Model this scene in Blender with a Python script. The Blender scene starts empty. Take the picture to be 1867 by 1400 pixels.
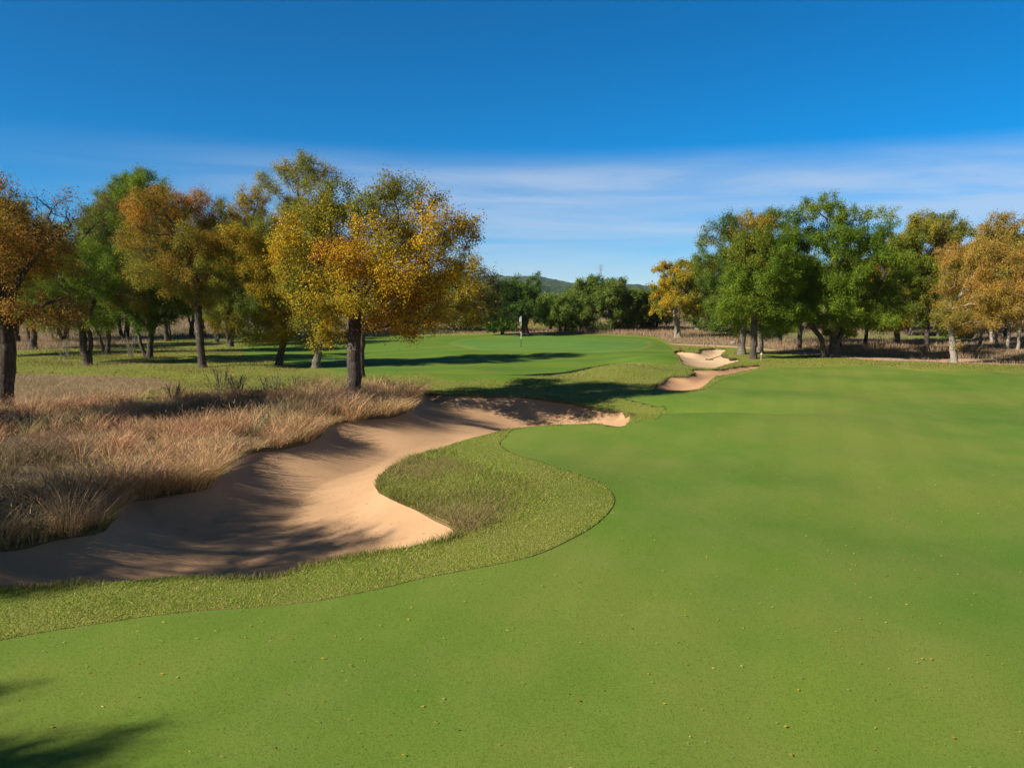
import bpy, math, random
import numpy as np
from mathutils import Vector, Matrix
R = math.radians
SC = bpy.context.scene
COL = SC.collection

# ------------------------------------------------------------------ camera, sky, sun, exposure
FPX, CXP, CYP, EYE = 1465.0, 933.5, 700.0, 3.4          # photograph is 1867 x 1400
PITCH = math.atan(145 / 1465.0)
cam_d = bpy.data.cameras.new('camera')
cam_d.sensor_width = 36.0
cam_d.lens = 36.0 * FPX / 1867.0
cam_d.clip_start, cam_d.clip_end = 0.1, 12000
cam = bpy.data.objects.new('camera', cam_d)
COL.objects.link(cam)
cam.location = (0, 0, EYE)
cam.rotation_euler = (math.pi / 2 - PITCH, 0, 0)
SC.camera = cam

SUN_EL, SUN_AZ = R(33), math.atan2(-1.0, -0.55)           # azimuth clockwise from +Y
w = bpy.data.worlds.new('World')
SC.world = w
w.use_nodes = True
nt = w.node_tree
nt.nodes.clear()
def N(tree, kind, **kw):
    n = tree.nodes.new(kind)
    for k, v in kw.items():
        if k.startswith('i_'):
            n.inputs[k[2:].replace('_', ' ')].default_value = v
        else:
            setattr(n, k, v)
    return n
def math_node(tree, op, a, b=None, clamp=False):
    n = tree.nodes.new('ShaderNodeMath')
    n.operation = op
    n.use_clamp = clamp
    for i, v in enumerate((a, b)):
        if v is None: continue
        if isinstance(v, (int, float)): n.inputs[i].default_value = v
        else: tree.links.new(v, n.inputs[i])
    return n.outputs[0]
def smooth_node(tree, v, lo, hi, a=0.0, b=1.0):
    n = tree.nodes.new('ShaderNodeMapRange')
    n.interpolation_type = 'SMOOTHSTEP'
    tree.links.new(v, n.inputs[0])
    n.inputs[1].default_value, n.inputs[2].default_value = lo, hi
    n.inputs[3].default_value, n.inputs[4].default_value = a, b
    return n.outputs[0]
def mix_col(tree, fac, a, b, mode='MIX'):
    n = tree.nodes.new('ShaderNodeMix')
    n.data_type, n.blend_type = 'RGBA', mode
    for sock, v in ((n.inputs[0], fac), (n.inputs[6], a), (n.inputs[7], b)):
        if isinstance(v, (int, float)): sock.default_value = v
        elif isinstance(v, tuple): sock.default_value = (*v[:3], 1)
        else: tree.links.new(v, sock)
    return n.outputs[2]

sky = N(nt, 'ShaderNodeTexSky', sky_type='NISHITA', sun_disc=False, sun_elevation=SUN_EL,
        sun_rotation=SUN_AZ, altitude=300, air_density=0.75, dust_density=0.0, ozone_density=5.0)
tint = N(nt, 'ShaderNodeHueSaturation', i_Saturation=1.72, i_Value=1.0, i_Hue=0.496)
nt.links.new(sky.outputs[0], tint.inputs['Color'])
tc = N(nt, 'ShaderNodeTexCoord')
sep = N(nt, 'ShaderNodeSeparateXYZ')
nt.links.new(tc.outputs['Generated'], sep.inputs[0])
elev = math_node(nt, 'ARCSINE', sep.outputs[2])
azim = math_node(nt, 'ARCTAN2', sep.outputs[0], sep.outputs[1])
comb = N(nt, 'ShaderNodeCombineXYZ')
nt.links.new(math_node(nt, 'MULTIPLY', azim, 1.3), comb.inputs[0])
tilt = math_node(nt, 'ADD', elev, math_node(nt, 'MULTIPLY', azim, 0.012))
nt.links.new(math_node(nt, 'MULTIPLY', tilt, 16.0), comb.inputs[1])
cl = N(nt, 'ShaderNodeTexNoise', i_Scale=1.9, i_Detail=9.0, i_Roughness=0.58, i_Distortion=0.5)
nt.links.new(comb.outputs[0], cl.inputs['Vector'])
band = math_node(nt, 'MULTIPLY', smooth_node(nt, tilt, 0.192, 0.145), smooth_node(nt, tilt, -0.02, 0.10, 0.85, 1.0))
side = smooth_node(nt, azim, -0.60, 0.10, 0.12, 1.0)
wisp = smooth_node(nt, cl.outputs[0], 0.34, 0.66, 0.48, 1.0)
cloud = math_node(nt, 'MULTIPLY', math_node(nt, 'MULTIPLY', band, side), wisp)
# unseen white veil added behind and beside the viewpoint to neutralise blue ambient light
cl2 = N(nt, 'ShaderNodeTexNoise', i_Scale=2.6, i_Detail=6.0, i_Roughness=0.55, i_Distortion=0.6)
nt.links.new(tc.outputs['Generated'], cl2.inputs['Vector'])
veil = math_node(nt, 'MULTIPLY', smooth_node(nt, sep.outputs[1], 0.35, -0.35), smooth_node(nt, cl2.outputs[0], 0.30, 0.70))
cloud = math_node(nt, 'ADD', math_node(nt, 'MULTIPLY', cloud, 0.64), math_node(nt, 'MULTIPLY', veil, 0.15), True)
skycol = mix_col(nt, cloud, tint.outputs[0], (4.9, 5.5, 6.5))
dim = math_node(nt, 'MULTIPLY', smooth_node(nt, sep.outputs[2], 0.40, 0.72, 1.0, 0.38), smooth_node(nt, sep.outputs[1], 0.25, -0.25, 1.0, 0.62))          # sky darkened overhead and behind the viewpoint to cut ambient light and deepen shadows
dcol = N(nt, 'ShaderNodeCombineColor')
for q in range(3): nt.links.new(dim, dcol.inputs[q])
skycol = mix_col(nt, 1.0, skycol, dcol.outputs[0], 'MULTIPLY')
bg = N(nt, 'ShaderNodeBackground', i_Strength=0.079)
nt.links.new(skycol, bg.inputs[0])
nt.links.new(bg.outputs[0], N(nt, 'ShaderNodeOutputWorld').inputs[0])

sun_d = bpy.data.lights.new('sun', 'SUN')
sun_d.energy, sun_d.angle, sun_d.color = 5.0, R(0.55), (1.0, 0.91, 0.77)
sun = bpy.data.objects.new('sun', sun_d)
COL.objects.link(sun)
to_sun = Vector((math.sin(SUN_AZ) * math.cos(SUN_EL), math.cos(SUN_AZ) * math.cos(SUN_EL), math.sin(SUN_EL)))
sun.rotation_euler = to_sun.to_track_quat('Z', 'Y').to_euler()
sun.location = to_sun * 60

vs = SC.view_settings
vs.view_transform, vs.look, vs.exposure, vs.gamma, vs.use_curve_mapping = 'Standard', 'None', 0.68, 1.0, False
SC.render.engine = 'CYCLES'
SC.cycles.use_denoising = True
SC.cycles.denoising_input_passes = 'RGB_ALBEDO_NORMAL'
SC.cycles.denoising_prefilter = 'NONE'
SC.cycles.use_adaptive_sampling = False
SC.cycles.max_bounces = 6
SC.cycles.diffuse_bounces = 3
SC.cycles.transmission_bounces = 4
SC.cycles.transparent_max_bounces = 4
SC.cycles.volume_bounces = 0
SC.cycles.caustics_reflective = SC.cycles.caustics_refractive = False

# ------------------------------------------------------------------ lie of the land
def ss(a, b, v):
    t = np.clip((v - a) / (b - a), 0, 1)
    return t * t * (3 - 2 * t)
def gb(x, y, cx, cy, sx, sy, a):
    return a * np.exp(-((x - cx) / sx) ** 2 - ((y - cy) / sy) ** 2)
def waves(x, y, seed, lo, hi, n=10):
    r = np.random.RandomState(seed)
    out = 0
    for k in range(n):
        f = math.exp(r.uniform(math.log(lo), math.log(hi)))
        a = r.uniform(0, 2 * math.pi)
        out = out + np.sin(2 * math.pi * f * (x * math.cos(a) + y * math.sin(a)) + r.uniform(0, 6.28))
    return out / math.sqrt(n / 2)
def zt(x, y):
    """height of the turf"""
    x, y = np.asarray(x, float), np.asarray(y, float)
    z = 0.75 * ss(55, 115, y) + 0 * x
    near = 1 - ss(40, 90, np.hypot(x, y))
    z = z + 0.05 * waves(x, y, 5, 0.03, 0.09) * (0.35 + 0.65 * near) * ss(3, 12, np.hypot(x, y))
    z = z + 0.022 * waves(x, y, 8, 0.10, 0.28) * near * ss(4, 14, np.hypot(x, y))
    z = z + gb(x, y, 3.0, 22.2, 6.5, 2.6, 0.36) + gb(x, y, 4.8, 27.0, 4.5, 2.4, -0.62)   # crest and the swale behind it
    z = z + gb(x, y, -13, 17, 7.5, 7.5, 0.5) + gb(x, y, -9, 27, 5, 4, 0.28)             # native grass bank
    z = z + gb(x, y, -1.5, 34.5, 6.5, 2.2, 0.28) + gb(x, y, -3, 38.8, 7, 2.6, -0.22)     # hump before the approach
    z = z + gb(x, y, 5.0, 39.0, 2.8, 3.0, 0.60) + gb(x, y, 2.2, 43.0, 3.2, 2.2, -0.25)   # knob beside the lower bunker
    z = z + gb(x, y, 8.2, 46.0, 2.0, 3.5, 0.45)
    z = z + gb(x, y, 3, 60, 9, 8, 0.55)                                                   # raised green
    z = z + gb(x, y, 17, 38, 8, 6, 0.28) + gb(x, y, 9.5, 33.5, 4, 2.5, -0.20)             # far fairway roll
    z = z + gb(x, y, 0.0, 15.2, 2.2, 3.2, 0.26)                                           # rough tongue
    return z
def ray(px, py):
    u, v = (px - CXP) / FPX, (CYP - py) / FPX
    c, s = math.cos(PITCH), math.sin(PITCH)
    return np.array([u, c + s * v, -s + c * v])
def G(px, py):
    """where the sight line through a photo pixel meets the turf"""
    d = ray(px, py)
    z = 0.0
    for _ in range(25):
        t = (z - EYE) / d[2]
        x, y = d[0] * t, d[1] * t
        z = 0.5 * z + 0.5 * float(zt(x, y))
    return np.array([x, y, float(zt(x, y))])
def AT(px, py, y):
    d = ray(px, py)
    t = y / d[1]
    return np.array([d[0] * t, y, EYE + d[2] * t])

def smooth_poly(pts, closed=True, sub=5):
    p = np.array(pts, float)
    n = len(p)
    out = []
    for i in range(n):
        p0, p1, p2, p3 = p[(i - 1) % n], p[i], p[(i + 1) % n], p[(i + 2) % n]
        for k in range(sub):
            t = k / sub
            a = 0.5 * ((2 * p1) + (-p0 + p2) * t + (2 * p0 - 5 * p1 + 4 * p2 - p3) * t * t + (-p0 + 3 * p1 - 3 * p2 + p3) * t ** 3)
            out.append(a)
    return np.array(out)
def ground_poly(pix, sub=5):
    return smooth_poly([p if len(p) == 3 else G(*p) for p in pix], sub=sub)[:, :2]
def sdf(poly, P, margin=1.6):
    """signed distance (negative inside) of points P to a closed polygon"""
    lo, hi = poly.min(0) - margin, poly.max(0) + margin
    f = np.full(len(P), margin * 2.0)
    idx = np.where(np.all((P > lo) & (P < hi), axis=1))[0]
    A, B = poly, np.roll(poly, -1, 0)
    for c in range(0, len(idx), 20000):
        ii = idx[c:c + 20000]
        q = P[ii]
        d2 = np.full(len(q), 1e18)
        ins = np.zeros(len(q), bool)
        for a, b in zip(A, B):
            e = b - a
            h = np.clip(((q - a) @ e) / (e @ e + 1e-12), 0, 1)
            dv = q - a - h[:, None] * e
            d2 = np.minimum(d2, (dv * dv).sum(1))
            if a[1] != b[1]:
                cr = ((a[1] > q[:, 1]) != (b[1] > q[:, 1])) & (q[:, 0] < (b[0] - a[0]) * (q[:, 1] - a[1]) / (b[1] - a[1]) + a[0])
                ins ^= cr
        d = np.sqrt(d2)
        f[ii] = np.where(ins, -d, d)
    return f

NEAR_EDGE = [(-330, 1100), (-120, 1078), (0, 1072), (100, 1067), (240, 1058), (330, 1051), (400, 1053), (470, 1054), (520, 1046), (560, 1030),
             (640, 1014), (720, 1001), (790, 988), (828, 976)]
TONGUE = [(826, 958), (795, 942), (760, 926), (728, 914), (702, 901), (688, 886), (697, 864), (738, 839), (790, 820), (850, 801),
          (900, 789), (939, 781)]
SAND1 = NEAR_EDGE + TONGUE + [(1000, 775), (1080, 772), (1148, 768), (1140, 758), (1112, 751), (1080, 744), (1056, 738), (1040, 734),
         (1000, 729), (930, 722), (880, 721), (820, 720), (775, 718), (752, 735), (742, 750), (700, 758), (645, 766), (596, 774), (578, 795), (520, 811),
         (452, 822), (398, 856), (378, 885), (300, 902), (226, 913), (192, 958), (100, 975), (30, 992), (-60, 1003), (-220, 1030), (-360, 1065)]
SAND2 = [(1196, 709), (1206, 698), (1219, 688), (1236, 687), (1254, 686), (1266, 679), (1262, 674), (1290, 674), (1320, 673), (1350, 668), (1384, 667),
         (1376, 672), (1324, 683), (1290, 698), (1262, 711)]
SAND3 = [(1228, 641), (1238, 650), (1243, 660), (1262, 668), (1289, 671), (1307, 670), (1330, 663), (1349, 657), (1335, 654), (1316, 650), (1318, 643), (1323, 638),
         (1300, 635.5), (1278, 637), (1273, 643), (1252, 642), (1240, 640)]
GREEN = [(829, 626), (850, 619), (900, 615.2), (967, 613.6), (1061, 615), (1141, 618), (1173, 622), (1180, 629), (1158, 637), (1088, 641.3), (1007, 640),
         (927, 638), (862, 634)]
APPROACH = [(470, 628), (560, 622), (660, 616), (760, 613), (850, 611.5), (960, 610), (1080, 611.5), (1180, 616), (1215, 628), (1228, 645), (1236, 655), (1228, 664), (1190, 662),
            (1130, 662), (1070, 670), (1010, 684), (950, 691), (880, 692), (800, 690), (720, 686), (650, 680), (560, 668), (480, 655), (440, 640)]
EDGE = [(-420, 1236), (-200, 1202), (0, 1166), (94, 1149), (187, 1135), (281, 1121), (375, 1112), (469, 1106), (562, 1097), (640, 1083), (700, 1071), (768, 1054), (897, 1030), (977, 1011),
        (1042, 982), (1090, 953), (1117, 924), (1119, 902), (1096, 879), (1058, 865), (1009, 849), (961, 834), (926, 821), (913, 808), (923, 797), (939, 783)]
FAIRWAY = EDGE + [(1000, 777), (1080, 774), (1150, 772), (1172, 766), (1204, 759), (1216, 751), (1196, 741), (1160, 732), (1128, 724), (1122, 718), (1196, 713), (1262, 715), (1300, 702), (1335, 687),
                  (1390, 675), (1458, 670), (1576, 666), (1676, 675), (1777, 675), (1867, 680), (2200, 690), (2700, 720),
                  (40., 8., 0), (30., -14., 0), (-6., -16., 0), (-9., -4., 0), (-8.5, 3.5, 0)]
TURF = [(-500, 652), (-200, 648), (0, 640), (120, 636), (230, 628), (330, 618), (460, 610), (560, 606), (680, 608), (800, 609), (960, 607.5), (1080, 609), (1185, 613), (1225, 625),
        (1260, 630), (1340, 633.5), (1441, 643), (1576, 656), (1710, 661), (1867, 666.5), (2200, 680), (2800, 708),
        (60., 0., 0), (40., -30., 0), (-30., -30., 0), (-40., 2., 0), (-38., 20., 0)]
PATH = [(1219, 627), (1240, 627), (1300, 629), (1341, 631), (1408, 637), (1509, 645.5), (1600, 650), (1720, 654), (1867, 658), (2300, 670), (3000, 700), (3100, 720), (2300, 682), (1867, 665), (1710, 660),
        (1576, 655), (1441, 642.5), (1351, 634.5), (1270, 630.5)]
NATIVE = [(-900, 770), (-300, 756), (0, 748), (150, 738), (300, 732), (480, 724), (620, 716), (735, 709), (768, 716), (752, 735), (742, 750), (700, 758), (645, 766), (596, 774), (578, 795), (520, 811),
          (452, 822), (398, 856), (378, 885), (300, 902), (226, 913), (192, 958), (100, 975), (30, 992), (-60, 1003), (-220, 1030), (-360, 1065), (-700, 1080), (-1100, 1040)]
DRYPATCH = [(-500, 680), (0, 681), (120, 684), (230, 688), (310, 695), (330, 703), (260, 716), (150, 738), (0, 760), (-500, 780)]
FARGREEN = [(1310, 612), (1380, 609.5), (1500, 609), (1620, 611), (1760, 614), (1760, 618), (1620, 616.5), (1480, 614.5), (1380, 614.5)]

PL = {k: ground_poly(v) for k, v in dict(sand1=SAND1, sand2=SAND2, sand3=SAND3, green=GREEN, approach=APPROACH, fairway=FAIRWAY, turf=TURF, drypatch=DRYPATCH, path=PATH, native=NATIVE, fargreen=FARGREEN).items()}
gc = PL['green'].mean(0)
gd = PL['green'] - gc
PL['collar'] = gc + gd * (1 + 0.5 / np.linalg.norm(gd, axis=1))[:, None]
ORDER = ['sand1', 'sand2', 'sand3', 'green', 'collar', 'path', 'approach', 'fairway', 'native', 'fargreen', 'turf']

# one polar sheet round the viewpoint, cut along every mowing line
ang = np.concatenate([np.arange(-44, 44, 0.23), np.arange(44, 316, 4.0)])
rad = [0.6]
while rad[-1] < 3200:
    r_ = rad[-1]
    rad.append(r_ * (1.045 if r_ < 4.2 else 1.0082 if r_ < 75 else 1.015 if r_ < 130 else 1.09))
rad = np.array(rad)
na, nr = len(ang), len(rad)
aa, rr = np.meshgrid(np.radians(ang), rad)
V = np.stack([(rr * np.sin(aa)).ravel(), (rr * np.cos(aa)).ravel()], 1)
i, j = np.meshgrid(np.arange(nr - 1), np.arange(na), indexing='ij')
a_, b_ = (i * na + j).ravel(), (i * na + (j + 1) % na).ravel()
c_, d_ = ((i + 1) * na + (j + 1) % na).ravel(), ((i + 1) * na + j).ravel()
T = np.concatenate([np.stack([a_, d_, c_], 1), np.stack([a_, c_, b_], 1)])
V = np.vstack([V, [[0, 0]]])
k_ = np.arange(na)
T = np.vstack([T, np.stack([np.full(na, len(V) - 1), k_, (k_ + 1) % na], 1)])

def cut(V, T, f):
    f = np.where(np.abs(f) < 0.004, 0.0, f)
    s = np.sign(f)
    st = s[T]
    mixed = (st.max(1) > 0) & (st.min(1) < 0)
    keep, Tm, sm = T[~mixed], T[mixed], st[mixed]
    e = np.concatenate([Tm[:, [0, 1]], Tm[:, [1, 2]], Tm[:, [2, 0]]])
    es = np.concatenate([sm[:, [0, 1]], sm[:, [1, 2]], sm[:, [2, 0]]])
    cr = e[es[:, 0] * es[:, 1] < 0]
    cr.sort(axis=1)
    ue, inv = np.unique(cr, axis=0, return_inverse=True)
    fa, fb = f[ue[:, 0]], f[ue[:, 1]]
    t = (fa / (fa - fb))[:, None]
    NV = V[ue[:, 0]] * (1 - t) + V[ue[:, 1]] * t
    n0 = len(V)
    key = {}
    for q, (a, b) in enumerate(ue): key[(a, b)] = n0 + q
    out = []
    for tri, sg in zip(Tm.tolist(), sm.tolist()):
        if 0 in sg:
            z = sg.index(0)
            a, b, c = tri[z], tri[(z + 1) % 3], tri[(z + 2) % 3]
            m = key[(min(b, c), max(b, c))]
            out += [(a, b, m), (a, m, c)]
        else:
            z = next(q for q in range(3) if sg[q] != sg[(q + 1) % 3] and sg[q] != sg[(q + 2) % 3])
            a, b, c = tri[z], tri[(z + 1) % 3], tri[(z + 2) % 3]
            m1, m2 = key[(min(a, b), max(a, b))], key[(min(a, c), max(a, c))]
            out += [(a, m1, m2), (m1, b, c), (m1, c, m2)]
    return np.vstack([V, NV]), np.vstack([keep, np.array(out, int).reshape(-1, 3)])
for k in ORDER + ['drypatch']:
    V, T = cut(V, T, sdf(PL[k], V))
cen = V[T].mean(1)
lab = np.full(len(T), -1)
for q, k in reversed(list(enumerate(ORDER))):
    lab[sdf(PL[k], cen) < 0] = q
lab[(lab == 10) & (sdf(PL['drypatch'], cen) < 0)] = 11
SANDS = {0: (0.52, 2.4), 1: (0.20, 1.1), 2: (0.26, 1.6)}
ZT = zt(V[:, 0], V[:, 1])
ZTOP = ZT.copy()
ZTOP += np.where(np.hypot(V[:, 0], V[:, 1]) > 150, 2.5 * ss(150, 900, np.hypot(V[:, 0], V[:, 1])), 0)
ZS = {}
def sand_z(q, P, f):
    dep, wid = SANDS[q]
    x, y = P[:, 0], P[:, 1]
    lip = (0.075 if q == 0 else 0.05) + 0.02 * waves(x, y, 3, 0.2, 0.8)
    return zt(x, y) - lip - dep * (1 - (1 - np.clip(-f / wid, 0, 1)) ** 2.2) * (1 + 0.04 * waves(x, y, 9, 0.08, 0.25)) + 0.007 * waves(x, y, 21, 0.4, 1.5)
for q in SANDS:
    ZS[q] = sand_z(q, V, sdf(PL[ORDER[q]], V))

def new_mesh(name, verts, faces_list, mats=(), midx=None, col=None, smooth=False, parent=None):
    """faces_list: arrays of triangles / quads"""
    me = bpy.data.meshes.new(name)
    verts = np.asarray(verts, np.float32)
    me.vertices.add(len(verts))
    me.vertices.foreach_set('co', verts.ravel())
    loops = np.concatenate([f.ravel() for f in faces_list]).astype(np.int32)
    sizes = np.concatenate([np.full(len(f), f.shape[1]) for f in faces_list]).astype(np.int32)
    me.loops.add(len(loops))
    me.loops.foreach_set('vertex_index', loops)
    me.polygons.add(len(sizes))
    starts = np.concatenate([[0], np.cumsum(sizes)[:-1]]).astype(np.int32)
    me.polygons.foreach_set('loop_start', starts)
    if midx is not None: me.polygons.foreach_set('material_index', np.asarray(midx, np.int32))
    me.update(calc_edges=True)
    me.polygons.foreach_set('use_smooth', np.full(len(sizes), bool(smooth)))
    if col is not None:
        at = me.color_attributes.new('col', 'FLOAT_COLOR', 'POINT')
        c4 = np.ones((len(verts), 4), np.float32)
        c4[:, :3] = col
        at.data.foreach_set('color', c4.ravel())
    for m in mats: me.materials.append(m)
    ob = bpy.data.objects.new(name, me)
    COL.objects.link(ob)
    if parent is not None: ob.parent = parent
    return ob
def tag(o, label=None, cat=None, group=None, kind=None):
    if label: o['label'] = label
    if cat: o['category'] = cat
    if group: o['group'] = group
    if kind: o['kind'] = kind
    return o
def empty(name, loc, label, cat, group=None, rz=0.0):
    o = bpy.data.objects.new(name, None)
    o.empty_display_size = 0.3
    COL.objects.link(o)
    o.location = loc
    o.rotation_euler = (0, 0, rz)
    return tag(o, label, cat, group)

# ------------------------------------------------------------------ materials
def mat(name):
    m = bpy.data.materials.new(name)
    m.use_nodes = True
    t = m.node_tree
    t.nodes.clear()
    out = N(t, 'ShaderNodeOutputMaterial')
    p = N(t, 'ShaderNodeBsdfPrincipled')
    t.links.new(p.outputs[0], out.inputs[0])
    p.inputs['Roughness'].default_value = 0.85
    p.inputs['Specular IOR Level'].default_value = 0.15
    return m, t, p
def pos(t, sx=1, sy=1, sz=1, rz=0.0):
    g = N(t, 'ShaderNodeNewGeometry')
    mp = N(t, 'ShaderNodeMapping')
    mp.inputs['Scale'].default_value = (sx, sy, sz)
    mp.inputs['Rotation'].default_value = (0, 0, rz)
    t.links.new(g.outputs['Position'], mp.inputs[0])
    return mp.outputs[0]
def noise(t, vec, scale, detail=4.0, rough=0.55, dist=0.0):
    n = N(t, 'ShaderNodeTexNoise', i_Scale=scale, i_Detail=detail, i_Roughness=rough, i_Distortion=dist)
    t.links.new(vec, n.inputs['Vector'])
    return n.outputs[0]
def bump(t, p, h, strength, dist):
    b = N(t, 'ShaderNodeBump', i_Strength=strength, i_Distance=dist)
    t.links.new(h, b.inputs['Height'])
    t.links.new(b.outputs[0], p.inputs['Normal'])
def turf_mat(name, c1, c2, c3, fine=110.0, dry=0.5, bstr=0.5, bdist=0.02, stripes=None, patch=(0.5, 0.68)):
    """c1/c2 two greens in broad drifts, c3 the dry blades mixed in"""
    m, t, p = mat(name)
    v = pos(t)
    broad = smooth_node(t, noise(t, v, 0.16, 4), 0.35, 0.65)
    midn = smooth_node(t, noise(t, pos(t, 1, 0.6, 1), 0.9, 4), 0.3, 0.7)
    col = mix_col(t, broad, c1, c2)
    col = mix_col(t, math_node(t, 'MULTIPLY', midn, 0.30), col, c3)
    if stripes:
        wv = N(t, 'ShaderNodeTexWave', i_Scale=stripes[0], i_Distortion=0.6, i_Detail=2.0)
        wv.inputs['Detail Scale'].default_value = 0.6
        t.links.new(pos(t, 1, 1, 1, stripes[1]), wv.inputs[0])
        col = mix_col(t, smooth_node(t, wv.outputs[1], 0.3, 0.7, 0, stripes[3]), col, stripes[2])
    dr = smooth_node(t, noise(t, v, 0.33, 6, 0.65), patch[0], patch[1])
    f1 = noise(t, v, fine, 2, 0.7)
    f2 = noise(t, v, fine * 0.28, 3, 0.7)
    drf = math_node(t, 'MULTIPLY', math_node(t, 'ADD', math_node(t, 'MULTIPLY', dr, 0.6), 0.4), smooth_node(t, f1, 0.45, 0.72, 0, dry))
    col = mix_col(t, drf, col, c3)
    br = math_node(t, 'ADD', 0.55, math_node(t, 'MULTIPLY', math_node(t, 'ADD', f1, f2), 0.45))
    cm = N(t, 'ShaderNodeCombineColor')
    for q in range(3): t.links.new(br, cm.inputs[q])
    col = mix_col(t, 1.0, col, cm.outputs[0], 'MULTIPLY')
    t.links.new(col, p.inputs['Base Color'])
    bump(t, p, math_node(t, 'ADD', f1, math_node(t, 'MULTIPLY', f2, 1.6)), bstr, bdist)
    return m
M = {}
M['fairway'] = turf_mat('fairway_turf', (0.084, 0.180, 0.015), (0.152, 0.216, 0.027), (0.225, 0.225, 0.060), fine=120, dry=0.6, bstr=0.25, bdist=0.012, stripes=(0.24, 0.35, (0.088, 0.165, 0.015), 0.16))
M['approach'] = turf_mat('approach_turf', (0.095, 0.180, 0.012), (0.125, 0.195, 0.015), (0.17, 0.20, 0.04), fine=90, dry=0.35, bstr=0.35, bdist=0.012, stripes=(0.085, 1.35, (0.070, 0.165, 0.014), 0.6))
M['green'] = turf_mat('putting_turf', (0.098, 0.192, 0.024), (0.115, 0.205, 0.028), (0.15, 0.25, 0.06), fine=160, dry=0.25, bstr=0.15, bdist=0.006, stripes=(0.16, 1.1, (0.075, 0.19, 0.028), 0.5))
M['collar'] = turf_mat('collar_turf', (0.12, 0.205, 0.028), (0.16, 0.22, 0.036), (0.22, 0.22, 0.06), fine=120, dry=0.5)
M['rough'] = turf_mat('rough_turf', (0.150, 0.215, 0.024), (0.215, 0.245, 0.036), (0.31, 0.26, 0.09), fine=60, dry=0.85, bstr=0.9, bdist=0.03)
M['native'] = turf_mat('native_soil', (0.15, 0.115, 0.065), (0.20, 0.145, 0.085), (0.26, 0.20, 0.13), fine=25, dry=0.7, bstr=1.0, bdist=0.06)
M['meadow'] = turf_mat('meadow_turf', (0.23, 0.175, 0.095), (0.255, 0.185, 0.115), (0.175, 0.155, 0.06), fine=14, dry=0.6, bstr=1.0, bdist=0.08)
M['fargreen'] = turf_mat('far_turf', (0.13, 0.21, 0.045), (0.16, 0.22, 0.05), (0.22, 0.22, 0.07), fine=60, dry=0.4)
M['soil'] = turf_mat('lip_soil', (0.13, 0.09, 0.045), (0.17, 0.12, 0.06), (0.22, 0.18, 0.08), fine=40, dry=0.6, bstr=0.8, bdist=0.03)
def sand_mat(name, c1, c2, c3):
    m, t, p = mat(name)
    v = pos(t)
    n1 = noise(t, v, 0.7, 5, 0.6)
    n2 = noise(t, v, 28, 4, 0.65)
    n3 = noise(t, v, 220, 2, 0.6)
    rk = noise(t, pos(t, 3.0, 30.0, 1, 0.5), 1.0, 3, 0.6, 0.8)
    col = mix_col(t, smooth_node(t, n1, 0.3, 0.7), c1, c2)
    col = mix_col(t, smooth_node(t, n3, 0.45, 0.75, 0, 0.3), col, c3)
    sp = smooth_node(t, noise(t, v, 46, 2, 0.5), 0.70, 0.74, 0, 0.6)
    col = mix_col(t, sp, col, (0.10, 0.065, 0.035))
    t.links.new(col, p.inputs['Base Color'])
    h = math_node(t, 'ADD', math_node(t, 'MULTIPLY', n2, 0.5), math_node(t, 'ADD', math_node(t, 'MULTIPLY', n1, 1.5), math_node(t, 'ADD', math_node(t, 'MULTIPLY', n3, 0.15), math_node(t, 'MULTIPLY', rk, 0.9))))
    bump(t, p, h, 0.4, 0.03)
    p.inputs['Roughness'].default_value = 0.95
    return m
M['sand'] = sand_mat('bunker_sand_tan', (0.47, 0.290, 0.160), (0.52, 0.330, 0.185), (0.41, 0.245, 0.13))
M['sand_red'] = sand_mat('bunker_sand_red', (0.50, 0.30, 0.165), (0.46, 0.26, 0.14), (0.55, 0.36, 0.21))
M['sand_pale'] = sand_mat('bunker_sand_pale', (0.55, 0.39, 0.235), (0.58, 0.42, 0.26), (0.48, 0.32, 0.18))
M['path'] = sand_mat('path_dirt', (0.47, 0.31, 0.18), (0.52, 0.35, 0.21), (0.38, 0.24, 0.14))
def attr_mat(name, trans=0.3, rough=0.6, spec=0.25):
    m, t, p = mat(name)
    a = N(t, 'ShaderNodeVertexColor', layer_name='col')
    t.links.new(a.outputs[0], p.inputs['Base Color'])
    p.inputs['Roughness'].default_value = rough
    p.inputs['Specular IOR Level'].default_value = spec
    tr = N(t, 'ShaderNodeBsdfTranslucent')
    t.links.new(a.outputs[0], tr.inputs[0])
    mx = N(t, 'ShaderNodeMixShader', i_Fac=trans)
    t.links.new(p.outputs[0], mx.inputs[1])
    t.links.new(tr.outputs[0], mx.inputs[2])
    t.links.new(mx.outputs[0], t.nodes['Material Output'].inputs[0])
    return m
M['leaf'] = attr_mat('leaf_mixed', 0.38, 0.65, 0.12)
M['blade'] = attr_mat('grass_blade', 0.42, 0.7, 0.12)
M['dry'] = attr_mat('dry_stalk', 0.22, 0.75, 0.1)
def bark_mat(name, c1, c2):
    m, t, p = mat(name)
    tcn = N(t, 'ShaderNodeTexCoord')
    mp = N(t, 'ShaderNodeMapping')
    mp.inputs['Scale'].default_value = (1, 1, 0.28)
    t.links.new(tcn.outputs['Object'], mp.inputs[0])
    n1 = noise(t, mp.outputs[0], 22, 5, 0.7, 0.4)
    n2 = noise(t, tcn.outputs['Object'], 3.0, 4, 0.6)
    col = mix_col(t, smooth_node(t, n1, 0.35, 0.65), c1, c2)
    col = mix_col(t, smooth_node(t, n2, 0.52, 0.75, 0, 0.45), col, (0.30, 0.285, 0.25))
    t.links.new(col, p.inputs['Base Color'])
    bump(t, p, n1, 1.0, 0.05)
    p.inputs['Roughness'].default_value = 0.95
    return m
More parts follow.
